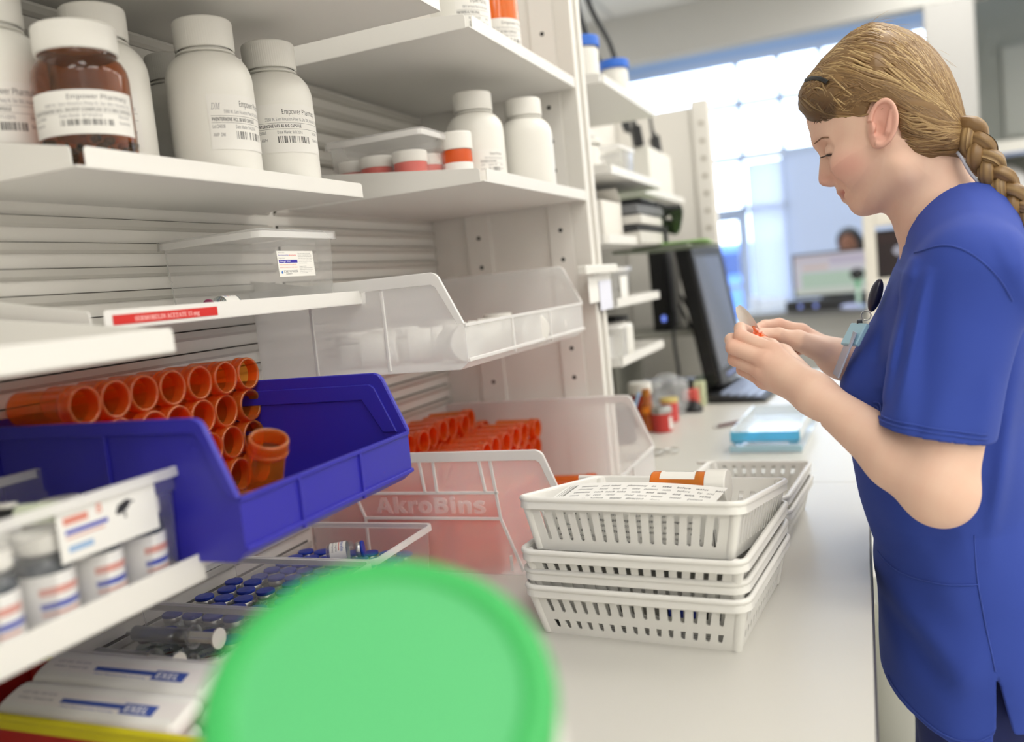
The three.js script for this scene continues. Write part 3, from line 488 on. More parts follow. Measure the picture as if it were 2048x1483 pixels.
const slots = [[0.012, 0.047, true]], slotsTwo = [[0.008, 0.019, true], [0.029, 0.046, true]];
const fm = (y, tilt = 0) => [-0.2545, y, -1.056];
basket('bottom white slotted basket of the stack of four, standing on the worktop', fm(0.9103), bA, slotsTwo);
basket('third white slotted basket from the top of the stack of four', [-0.256, 0.9285, -1.062], bA, slots);
basket('second white slotted basket from the top, nested under the tilted one', [-0.254, 0.9545, -1.054], bA, slots);
const topBasket = basket('topmost white slotted basket, tilted, holding papers and an amber bottle', [-0.2535, 1.0, -1.052], bA, slots);
topBasket.rotation.set(-0.138, bA, 0, 'YXZ'); topBasket.updateMatrixWorld(true);
basket('white slotted basket standing behind the stack near the worktop edge', [-0.197, 0.934, -1.42], -0.09, slots, { W: 0.168, D: 0.235, H: 0.052, nx: 8, nz: 12 });
basket('white slotted basket nested under the rear basket', [-0.193, 0.9103, -1.42], -0.09, slots, { W: 0.164, D: 0.23, H: 0.054, nx: 8, nz: 12 });
const inTop = (x, y, z) => { const v = V(x, y, z).applyMatrix4(topBasket.matrixWorld); return [v.x, v.y, v.z]; };
{ // papers standing and lying in the baskets
  const page = (seedn, scale = 1) => canvasTex(1024, 320, (g, w, h) => { g.fillStyle = '#f1f0ec'; g.fillRect(0, 0, w, h); g.fillStyle = '#2b2b2e'; let q = seedn; const r = () => (q = (q * 16807) % 2147483647) / 2147483647;
    barcode(g, 20, 30, 46, 150, seedn + 5); g.fillStyle = '#2b2b2e'; const words = ['contains', 'before', 'patient', 'take', 'with', 'food', 'and', 'water', 'dose', 'each', 'label', 'store', 'cool', 'as', 'directed', 'by', 'refill', 'pharmacy'];
    for (let y = 60; y < 300; y += 42) { g.font = (y % 84 === 60 ? 'bold ' : '') + '27px sans-serif'; let x = 110; while (x < 980) { const s = words[Math.floor(r() * words.length)]; g.fillText(s, x, y); x += s.length * 14 + 18 + r() * 30; } } });
  const sheet = (name, label, w, h, tex, pos, rot, bend = 0.004) => { const g = new THREE.BoxGeometry(w, h, 0.0006, 24, 6, 1), p = g.attributes.position; for (let i = 0; i < p.count; i++) p.setZ(i, p.getZ(i) + bend * Math.cos(p.getX(i) / w * Math.PI) - bend * 0.3 * (p.getY(i) / h)); g.computeVertexNormals(); const o = solo(name, g, std('#fff', 0.85, { map: tex }), label, 'paper', pos); o.rotation.set(...rot, 'YXZ'); return o; };
  const P1 = page(77), P2 = page(4123);
  sheet('paper_sheet', 'printed sheet standing upside down inside the front of the topmost basket', 0.2, 0.05, P1, inTop(0.004, 0.0285, 0.1085), [-0.138 + 0.2, bA, Math.PI], 0.0006);
  sheet('paper_sheet', 'printed sheet lying curled over the topmost basket in front of the amber bottle', 0.205, 0.095, P2, inTop(-0.012, 0.0575, 0.062), [-1.5, bA - 0.03, 0], 0.005);
  sheet('paper_sheet', 'folded printed leaflet inside the bottom basket', 0.2, 0.02, P2, [-0.2645, 0.9245, -0.954], [0.2, bA, 0], 0.0006);
  // dark and blue packets seen through the slots of the middle basket
  const packs = [['#17181c', -0.36, 0.05], ['#2f3fc4', -0.325, 0.018], ['#8d93a0', -0.3, 0.02], ['#c9c8c2', -0.262, 0.055], ['#3b52d0', -0.212, 0.036], ['#101114', -0.168, 0.04]];
  packs.forEach(([c, x, w], i) => { const o = solo('pill_packet', bx(-w / 2, w / 2, 0, 0.023, -0.098, 0.098, 0.002), std(c, 0.5), ['black', 'narrow blue', 'grey', 'pale grey', 'wide blue', 'glossy black'][i] + ' packet seen through the slots of the third basket', 'packet', [x + 0.012, 0.9308, -1.05 + (x + 0.2545) * 0.1]); o.rotation.y = bA; });
  const o = solo('pill_packet', bx(-0.105, 0.105, 0, 0.0155, -0.095, 0.095, 0.002), std('#20221f', 0.6), 'long dark packet seen through the slots of the bottom basket', 'packet', [-0.2545, 0.9125, -1.056]); o.rotation.y = bA; 
}
{ // amber bottle lying in the top basket
  const t = thing('pill_bottle', 'amber prescription bottle with white cap lying in the topmost basket', 'bottle', inTop(0.04, 0.066, -0.005), bA + 0.02);
  const R = 0.0175, ax = g => g.rotateZ(-Math.PI / 2);
  part('body', ax(lathe([[0, -0.048], [R * 0.92, -0.048], [R, -0.046], [R, 0.021], [R * 0.96, 0.024]], 48)), phys(new THREE.Color().setRGB(1, 0.34, 0.03), 0.15, { transmission: 0.55, thickness: 0, side: THREE.DoubleSide }), t);
  part('cap', ax(capGeo(0.0205, 0.026, 70).translate(0, 0.021, 0)), M.capWhite, t);
  const tex = canvasTex(512, 512, (g, w, h) => { g.fillStyle = '#f1efe9'; g.fillRect(0, 0, w, h); g.fillStyle = '#333'; g.font = '20px sans-serif'; for (let i = 0; i < 20; i++) g.fillText('Take one capsule daily with water  ' + (i * 731), 14, 26 + i * 25); g.save(); g.translate(360, 0); barcode(g, 0, 40, 100, 420, 99); g.restore(); });
  part('label', ax(lathe([[R + 0.0004, -0.035], [R + 0.0004, 0.009]], 40, 0, 5.6)), std('#fff', 0.7, { map: tex }), t);
}
/* ---------- jar with the big green lid close to the lens ---------- */
{
  const C = V(-0.177, 1.185, -0.271), ax = V(0.2866, 0.8618, 0.4186).normalize();
  const t = thing('lidded_jar', 'white jar with a large blurred green screw lid close to the lens', 'jar', [0, 0, 0]);
  t.quaternion.setFromUnitVectors(V(0, 1, 0), ax); const L = 0.262; t.position.copy(C).addScaledVector(ax, -L);
  part('body', lathe([[0, 0], [0.064, 0], [0.0715, 0.004], [0.0735, 0.012], [0.0735, L - 0.05], [0.072, L - 0.038], [0.066, L - 0.03], [0.064, L - 0.02]], 64), M.white, t);
  const lid = part('lid', (() => { const g = lathe([[0.062, L - 0.026], [0.0668, L - 0.0255], [0.067, L - 0.005], [0.066, L - 0.0015], [0.0636, L], [0.0555, L], [0.0535, L - 0.0018]], 220), p = g.attributes.position; for (let i = 0; i < p.count; i++) { const y = p.getY(i), r = Math.hypot(p.getX(i), p.getZ(i)); if (r > 0.0666 && y < L - 0.004) { const k = 1 + 0.009 * Math.sign(Math.sin(Math.atan2(p.getZ(i), p.getX(i)) * 100)); p.setX(i, p.getX(i) * k); p.setZ(i, p.getZ(i) * k); } } g.computeVertexNormals(); return g; })(), M.green, t);
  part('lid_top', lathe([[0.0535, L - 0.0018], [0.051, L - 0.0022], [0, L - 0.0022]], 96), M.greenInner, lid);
}
/* ---------- small trays and syringes on the worktop under the blue bin ---------- */
const YC = 0.9102; protoBlue.scale.setScalar(1.22);
function tray(label, x0, x1, z0, z1, H) { return tub('clear_tray', label, [(x0 + x1) / 2, YC, (z0 + z1) / 2], z1 - z0, x1 - x0, H, { mat: M.clearTub, taper: 0.006 }); }
tray('clear open tray holding blue-capped vials and one lying vial, farthest of the three trays', -0.838, -0.605, -1.105, -0.945, 0.09);
tray('clear open tray of standing blue-capped vials, middle of the three trays', -0.838, -0.605, -0.935, -0.775, 0.09);
tray('clear open tray of blue caps and packed syringes, nearest of the three trays', -0.838, -0.605, -0.765, -0.64, 0.09);
{
  inj(protoBlue, 'injection_vial', [-0.722, 0.981, -1.012], [1.5, 2.0, 0], 'blue-capped labelled vial lying on top in the farthest tray');
  const lb = 'blue-capped glass vial standing in the middle tray', lc = 'blue-capped glass vial packed in the farthest tray', ld = 'blue-capped glass vial at the back of the nearest tray';
  for (let i = 0; i < 6; i++) for (let j = 0; j < 5; j++) { if ((i * 5 + j) % 7 === 3) continue; inj(protoBlue, 'injection_vial', [-0.805 + i * 0.031 + (j % 2) * 0.012, 0.9265 + 0.0, -0.91 + j * 0.0285], [0, i + j * 2.1, 0], lb, 'blue-capped vials in the middle tray'); }
  for (let i = 0; i < 7; i++) for (let j = 0; j < 5; j++) inj(protoBlue, 'injection_vial', [-0.81 + i * 0.0285, 0.9125, -1.08 + j * 0.028], [0, i + j * 2.1, 0], lc, 'blue-capped vials in the farthest tray');
  for (let i = 0; i < 6; i++) inj(protoBlue, 'injection_vial', [-0.79 + i * 0.03, 0.9265 + (i % 2) * 0.004, -0.74], [0, i, 0], ld, 'blue-capped vials at the back of the nearest tray');
  // syringes: barrel, plunger, tip
  const st = canvasTex(512, 128, (g, w, h) => { g.clearRect(0, 0, w, h); g.fillStyle = 'rgba(240,241,240,0.55)'; g.fillRect(0, 0, w, h); g.fillStyle = '#16171a'; for (let i = 0; i < 40; i++) g.fillRect(40 + i * 11, 30, 2, i % 4 ? 16 : 30); g.font = 'bold 22px sans-serif'; for (let i = 1; i < 10; i++) g.fillText(String(i), 36 + i * 44, 90); });
  const sy = new THREE.Group(), bm = phys('#eceeee', 0.2, { transmission: 0.7, thickness: 0, side: THREE.DoubleSide });
  part('barrel', lathe([[0.0025, 0], [0.0028, 0.01], [0.0085, 0.012], [0.0085, 0.092], [0.013, 0.0925], [0.013, 0.0945]], 28).rotateZ(-Math.PI / 2), bm, sy);
  part('plunger', [cyl(0.0078, 0.0078, 0.008, 20).rotateZ(Math.PI / 2).translate(0.075, 0, 0)], M.black, sy); part('plunger_rod', [bx(0.078, 0.125, -0.006, 0.006, -0.0009, 0.0009, 0), bx(0.078, 0.125, -0.0009, 0.0009, -0.006, 0.006, 0), cyl(0.011, 0.011, 0.002, 20).rotateZ(Math.PI / 2).translate(0.126, 0, 0)], M.white, sy);
  part('scale', lathe([[0.0087, 0.02], [0.0087, 0.07]], 16, 0.9, 1.4).rotateZ(-Math.PI / 2), new THREE.MeshStandardMaterial({ map: st, transparent: true, roughness: 0.4 }), sy);
  [[-0.785, 0.99, -0.708, 0.02], [-0.8, 0.9815, -0.668, -0.02], [-0.775, 0.9665, -0.69, 0.01], [-0.79, 0.946, -0.705, 0.0], [-0.79, 0.946, -0.672, 0.0]].forEach(([x, y, z, a], i) => { const c = copy(sy, 'syringe'); c.position.set(x, y, z); c.rotation.y = a; tag(c, ['clear syringe with black plunger lying second from the tray wall', 'clear syringe with black plunger nearest the syringe packets', 'syringe under the top two in the nearest tray', 'lower syringe at the back of the nearest tray', 'lower syringe at the front of the nearest tray'][i], 'syringe'); });
  // red basket with a yellow rim holding paper-wrapped syringes
  const rb = basket('red slotted basket with a yellow rim at the lower left corner', [-0.675, YC, -0.5815], 0, [[0.006, 0.03, false]], { W: 0.33, D: 0.105, H: 0.078, nx: 18, nz: 6, m: M.red, sag: 0 });
  rb.children.filter(c => c.name.startsWith('rim')).forEach(c => { c.material = std('#d3c81c', 0.5, { side: THREE.DoubleSide }); c.userData.label = 'yellow rim'; });
  const wrap = canvasTex(1024, 256, (g, w, h) => { g.fillStyle = '#efeae8'; g.fillRect(0, 0, w, h); g.fillStyle = '#3c55a8'; g.fillRect(60, 24, 250, 44); g.fillRect(330, 120, 400, 34); g.font = 'bold 60px sans-serif'; g.fillRect(700, 108, 190, 74); g.fillStyle = '#f2f0f0'; g.fillText('EXEL', 714, 166); g.fillStyle = '#3c55a8'; g.font = '30px sans-serif'; g.fillText('10 ml Luer Lock Tip', 420, 70); g.fillText('Oral Disposable Syringe', 350, 190); g.fillStyle = '#80808c'; g.font = '24px sans-serif'; g.fillText('LOT 1302  EXP 2018', 60, 110); g.fillText('STERILE  SINGLE USE', 60, 150); g.fillText('Los Angeles CA  Made in Korea', 420, 226); });
  const pg = () => { const g = new RoundedBoxGeometry(0.215, 0.02, 0.046, 4, 0.0095); return g; }, pm = std('#ffffff', 0.75, { map: wrap }), pk = new THREE.Group();
  part('sleeve', pg(), M.paper, pk); part('print', (() => { const g = new THREE.PlaneGeometry(0.205, 0.05, 1, 10), p = g.attributes.position; for (let i = 0; i < p.count; i++) { const v = p.getY(i); const a = v / 0.05 * 2; p.setXYZ(i, p.getX(i), 0.0102 - 0.006 * a * a * a * a * 0.9, -v * 0.84); } g.computeVertexNormals(); return g; })(), pm, pk, 'printed blue lettering');
  [[-0.672, 0.996, -0.6, 0.0, 0.28], [-0.668, 0.986, -0.556, 0.01, 0.3], [-0.675, 0.972, -0.605, 0, 0], [-0.675, 0.964, -0.558, 0, 0], [-0.675, 0.945, -0.603, 0, 0], [-0.675, 0.94, -0.56, 0, 0], [-0.675, 0.921, -0.582, 0.0, 0]].forEach(([x, y, z, a, b], i) => { const c = copy(pk, 'syringe_packet'); c.position.set(x, y, z); c.rotation.set(b, a, 0, 'YXZ'); tag(c, ['paper-wrapped syringe with blue print, farthest in the red basket', 'paper-wrapped syringe with blue print in the middle of the red basket', 'wrapped syringe under the farthest one', 'wrapped syringe under the middle one', 'wrapped syringe low at the far side of the red basket', 'wrapped syringe low in the red basket', 'wrapped syringe at the bottom of the red basket'][i], 'packet'); });
}
/* ---------- things in the third bay ---------- */
function capJar(label, pos, R, H, capM, ch = 0.02) { const t = thing('capped_jar', label, 'jar', pos); part('body', lathe([[0, 0], [R * 0.92, 0], [R, 0.004], [R, H - 0.012], [R * 0.94, H - 0.004], [R * 0.86, H]], 36), M.white, t); part('cap', capGeo(R * 1.12, ch, 24).translate(0, H - 0.003, 0), capM, t); return t; }
const jb = std('#2f6fd8', 0.4);
capJar('white jar with a blue ribbed cap nearer the divider on the top shelf', [-0.56, 1.7545, -1.985], 0.034, 0.098, jb, 0.024);
capJar('white jar with a blue ribbed cap at the far corner of the top shelf', [-0.555, 1.7545, -2.24], 0.034, 0.098, jb, 0.022);
for (const [pts, l] of [[[[-0.66, 3.04, -2.1], [-0.66, 2.5, -2.2], [-0.655, 2.1, -2.28], [-0.65, 1.99, -2.34], [-0.65, 1.9, -2.55], [-0.66, 1.78, -2.75]], 'black cable curving down behind the nearer blue-capped jar'], [[[-0.64, 3.04, -2.2], [-0.64, 2.5, -2.3], [-0.645, 2.1, -2.36], [-0.65, 1.99, -2.63], [-0.66, 1.78, -2.8]], 'black cable slanting straight down behind the farther blue-capped jar']])
  solo('power_cable', tube(pts, 0.008, 40, 8), M.darkGrey, l, 'cable');
function radio(label, pos, tilt) { const t = thing('handheld_radio', label, 'radio', pos); t.rotation.set(tilt, 0.4, 0.1); part('body', bx(-0.014, 0.014, 0, 0.062, -0.024, 0.024, 0.005, 2), M.black, t); part('antenna', [cyl(0.0062, 0.0045, 0.095, 12).translate(0, 0.108, -0.014)], M.black, t); part('knob', cyl(0.005, 0.005, 0.012, 12).translate(0, 0.068, 0.012), M.darkGrey, t); }
steelShelf(-0.56, 1.557, -3.1, -2.5, 'white shelf of the fourth bay under the handheld radios');
solo('paper_roll_box', bx(-0.08, 0.06, 0, 0.1555, -0.2, 0.14, 0.004, 2), std('#e8e6df', 0.6), 'white box standing at the back under the two handheld radios', 'box', [-0.64, 1.5595, -2.82]);
radio('black handheld radio with antenna standing on the white box, nearer one', [-0.61, 1.716, -2.69], 0.06);
radio('black handheld radio with antenna standing at the far end of the white box', [-0.61, 1.716, -2.95], -0.08);
solo('paper_pad', [bx(-0.09, 0.09, 0, 0.05, -0.06, 0.06, 0.006, 2)], M.paper, 'stack of white pads lying before the white box under the radios', 'paper', [-0.66, 1.5595, -2.6]);
{ const t = capJar('white jar with a thin metal ring lid beside the clear box', [-0.6, 1.5592, -2.03], 0.044, 0.085, M.white, 0.014); part('ring', new THREE.TorusGeometry(0.036, 0.003, 8, 32).rotateX(Math.PI / 2).translate(0, 0.1, 0), M.alu, t); }
tub('clear_tub', 'clear open box on the second shelf of the third bay', [-0.6, 1.5592, -2.17], 0.15, 0.15, 0.085);
{ // black folded straps and clipboards on the next shelf
  const t = thing('white_carton', 'white carton with a torn side on the third-bay shelf', 'carton', [-0.6, 1.4045, -1.995]); part('box', bx(-0.07, 0.07, 0, 0.1, -0.1, 0.07, 0.003), std('#e9e6df', 0.7), t); part('flap', mv(bx(-0.07, 0.07, 0, 0.0015, 0, 0.05, 0), 0, 0.1, -0.1, -0.7), std('#e9e6df', 0.7), t);
  [['black clipboard lying on top of the stack of binders', 0.505, '#1d1f22', 0.05], ['grey binder in the stack of binders', 0.478, '#6d6f72', -0.02], ['white binder under the grey one', 0.452, '#d9d7d1', 0.03], ['black binder near the bottom of the stack', 0.437, '#2b2d30', -0.04], ['pale binder lowest in the stack', 0.404, '#cfcdc6', 0]].forEach(([l, y, c, a], i) => { const h = [0.008, 0.022, 0.022, 0.012, 0.03][i]; const o = solo('binder', bx(-0.11, 0.11, 0, h, -0.14, 0.14, 0.002), std(c, 0.6), l, 'binder', [-0.6, 1 + y, -2.24]); o.rotation.y = a; });
  const s = thing('strap_bundle', 'tangle of black straps hanging over the shelf edge', 'strap', [-0.5, 1.47, -2.34]); for (let i = 0; i < 4; i++) part('strap', tube([[0, 0.04 - i * 0.012, -0.02 * i], [0.02 + 0.01 * i, 0.03, -0.05], [0.03, -0.005 * i, -0.1 - i * 0.015], [0.0, 0.0 - i * 0.01, -0.16 - i * 0.02], [-0.05, 0.01, -0.12]], 0.0075, 24, 6), M.black, s);
  solo('binder_clip', [bx(-0.01, 0.01, 0, 0.045, -0.012, 0.012, 0.002)], M.black, 'small black clip at the shelf corner under the binders', 'clip', [-0.492, 1.405, -2.372]);
  const f = thing('file_folder', 'green and grey folders sticking out below the binders', 'folder', [-0.5, 1.39, -2.5]); part('sheet', mv(bx(-0.1, 0.11, 0, 0.004, -0.16, 0.16, 0.001), 0, 0.012, 0, 0, 0.1), std('#9fcf7a', 0.7), f); part('cover', mv(bx(-0.11, 0.1, 0, 0.008, -0.15, 0.18, 0.001), 0, 0, 0, 0, -0.1), std('#77806f', 0.7), f);
}
{ // clear lidded box, bottles and drawers on the low shelves
  tub('clear_tub', 'clear lidded box with a white label on the low shelf by the divider', [-0.58, 1.2645, -1.96], 0.16, 0.14, 0.085, { lid: true });
  solo('box_label', bx(-0.0004, 0.0004, 0, 0.05, -0.03, 0.03, 0), M.paper, 'white label on the clear lidded box by the divider', 'label', [-0.5075, 1.28, -1.965]);
  tub('clear_tub', 'shallow clear tray beside the divider below the lidded box', [-0.56, 1.1345, -1.9], 0.07, 0.12, 0.09);
  const b = thing('black_capped_bottle', 'white square bottle with a flat black cap on the lowest shelf', 'bottle', [-0.545, 1.1345, -2.02]); part('body', bx(-0.03, 0.03, 0, 0.085, -0.032, 0.032, 0.01, 3), M.white, b); part('neck', cyl(0.02, 0.02, 0.006, 24).translate(0, 0.087, 0), M.white, b); part('cap', cyl(0.025, 0.025, 0.014, 32).translate(0, 0.097, 0), M.black, b);
  solo('small_drawer_box', bx(-0.05, 0.05, 0, 0.06, -0.05, 0.05, 0.004), std('#d7d6d4', 0.6), 'pale box behind the divider on the low shelf', 'box', [-0.6, 1.1345, -1.95]);
  const r = thing('label_holder', 'white rail with paper price labels clipped to the divider post', 'label holder', [-0.498, 1.345, -1.72]); part('rail', bx(-0.002, 0.018, -0.006, 0.012, -0.1, 0.13, 0.003), M.white, r); part('card', bx(0.002, 0.0035, -0.062, -0.008, 0.0, 0.075, 0), M.paper, r); part('card', bx(0.0045, 0.006, -0.08, -0.02, -0.08, 0.01, 0), std('#e4e6f4', 0.8), r); part('card', bx(0.001, 0.0025, -0.05, -0.005, -0.09, 0.0, 0), M.paper, r);
}
{ // computer case, cables, wall plates behind the monitor
  const c = thing('computer_case', 'narrow black computer case standing at the back below the shelves', 'computer', [-0.69, 1.135, -2.95]); part('case', bx(0.03, 0.085, 0, 0.27, -0.2, 0.05, 0.006, 2), M.blackGloss, c); part('front_bezel', bx(0.085, 0.095, 0.01, 0.26, -0.04, 0.045, 0.003), M.black, c); part('power_light', bx(0.06, 0.075, 0.03, 0.05, 0.049, 0.052, 0.002), new THREE.MeshStandardMaterial({ color: '#9db4ff', emissive: '#6f8cff', emissiveIntensity: 1.5 }), c);
  solo('case_stand', [bx(-0.8, -0.52, 1.115, 1.134, -3.2, -2.85, 0.003), bx(-0.8, -0.78, 0.911, 1.115, -3.2, -2.85, 0.003), bx(-0.54, -0.52, 0.911, 1.115, -3.2, -3.15, 0.003)], std('#a8a89f', 0.6), 'grey stand under the black computer case', 'stand');
  for (const [p, l] of [[[[-0.58, 1.2, -2.84], [-0.57, 1.1, -2.78], [-0.56, 1.0, -2.76], [-0.58, 0.925, -2.78], [-0.62, 0.918, -2.9]], 'black cable hanging from the computer case, nearer one'], [[[-0.56, 1.22, -2.86], [-0.52, 1.1, -2.9], [-0.49, 1.02, -2.94], [-0.48, 0.96, -2.95], [-0.5, 0.918, -3.0]], 'black cable looping from the computer case toward the monitor'], [[[-0.555, 1.25, -2.87], [-0.515, 1.14, -2.92], [-0.485, 1.05, -2.95], [-0.49, 0.98, -3.0], [-0.54, 0.918, -3.05]], 'second black cable looping behind the monitor']]) solo('power_cable', tube(p, 0.0055, 30, 8), M.black, l, 'cable');
  solo('power_strip', [bx(-0.03, 0.03, 0, 0.03, -0.1, 0.1, 0.004, 2)], std('#b9dcc6', 0.5), 'pale green lit power strip behind the monitor', 'power strip', [-0.55, 0.911, -3.1]);
  struct('wall_panel', bx(-0.8499, -0.846, 0.912, 1.54, -3.36, -2.49, 0.001), std('#a5a39c', 0.4), 'grey metal panel on the wall behind the monitor');
}
{ // monitor on the worktop
  const t = thing('computer_monitor', 'large black flat monitor standing on the worktop, screen turned to the aisle', 'monitor', [-0.4325, 0.958, -2.77]);
  const W = 0.46, Hm = 0.448; const zx = V(0.035 - 0.01, 0, -0.444).normalize(), up = V(-0.066, 0.44, -0.016).normalize(), nrm = new THREE.Vector3().crossVectors(zx, up).normalize(), up2 = new THREE.Vector3().crossVectors(nrm, zx);
  t.quaternion.setFromRotationMatrix(new THREE.Matrix4().makeBasis(zx, up2, nrm));
  part('case', bx(0, W, 0, Hm, -0.05, 0, 0.008, 2), M.blackGloss, t); part('bezel', [bx(0, W, 0, 0.05, 0, 0.006, 0.002), bx(0, W, Hm - 0.03, Hm, 0, 0.006, 0.002), bx(0, 0.03, 0.05, Hm - 0.03, 0, 0.006, 0.002), bx(W - 0.02, W, 0.05, Hm - 0.03, 0, 0.006, 0.002)], std('#2a2d33', 0.35), t);
  part('screen', bx(0.03, W - 0.02, 0.05, Hm - 0.03, 0, 0.002, 0), phys('#565d70', 0.16, { clearcoat: 0.3 }), t); part('light_strip', bx(0.1, W - 0.04, 0.018, 0.026, 0.006, 0.0075, 0), std('#8fa4e6', 0.3), t);
  const s = part('stand', [bx(0.16, 0.3, -0.03, 0.2, -0.075, -0.05, 0.004)], M.black, t);
  solo('monitor_foot', [new RoundedBoxGeometry(0.2, 0.014, 0.26, 2, 0.006)], M.black, 'black foot of the monitor on the worktop', 'monitor foot', [-0.47, 0.918, -2.99]);
  solo('keyboard_riser', [bx(-0.06, 0.06, 0, 0.05, -0.09, 0.09, 0.01, 2)], M.black, 'black docking block behind the monitor', 'dock', [-0.58, 0.911, -2.87]);
}
{ // keyboard: dark wedge with pale keys
  const t = thing('keyboard', 'dark keyboard with glinting keys in front of the monitor', 'keyboard', [-0.35, 0.912, -2.93], 1.5);
  part('body', exX(poly([[-0.1, 0], [0.075, 0], [0.075, 0.01], [-0.1, 0.026]]), -0.23, 0.23, 0.002), M.black, t);
  const kg = bx(-0.0078, 0.0078, 0, 0.006, -0.0075, 0.0075, 0.0015), km = std('#aab6d2', 0.22);
  for (let r = 0; r < 5; r++) for (let c = 0; c < 20; c++) { const k = new THREE.Mesh(kg, km); k.name = 'key'; k.position.set(-0.205 + c * 0.0215, 0.0125 + (4 - r) * 0.0024 + 0.001, -0.058 + r * 0.026); k.position.z += 0; k.position.y = 0.0115 + (0.06 - k.position.z) * 0.0914 + 0.0; k.rotation.x = 0.09; k.castShadow = k.receiveShadow = true; t.add(k); }
  const m = thing('computer_mouse', 'black mouse beside the keyboard', 'mouse', [-0.5, 0.911, -2.6], 0.6); part('shell', new THREE.SphereGeometry(1, 24, 16, 0, 6.3, 0, 1.57).scale(0.032, 0.032, 0.055), M.black, m); part('wheel', cyl(0.008, 0.008, 0.006, 16).rotateZ(1.57).translate(0, 0.029, -0.025), M.darkGrey, m);
}
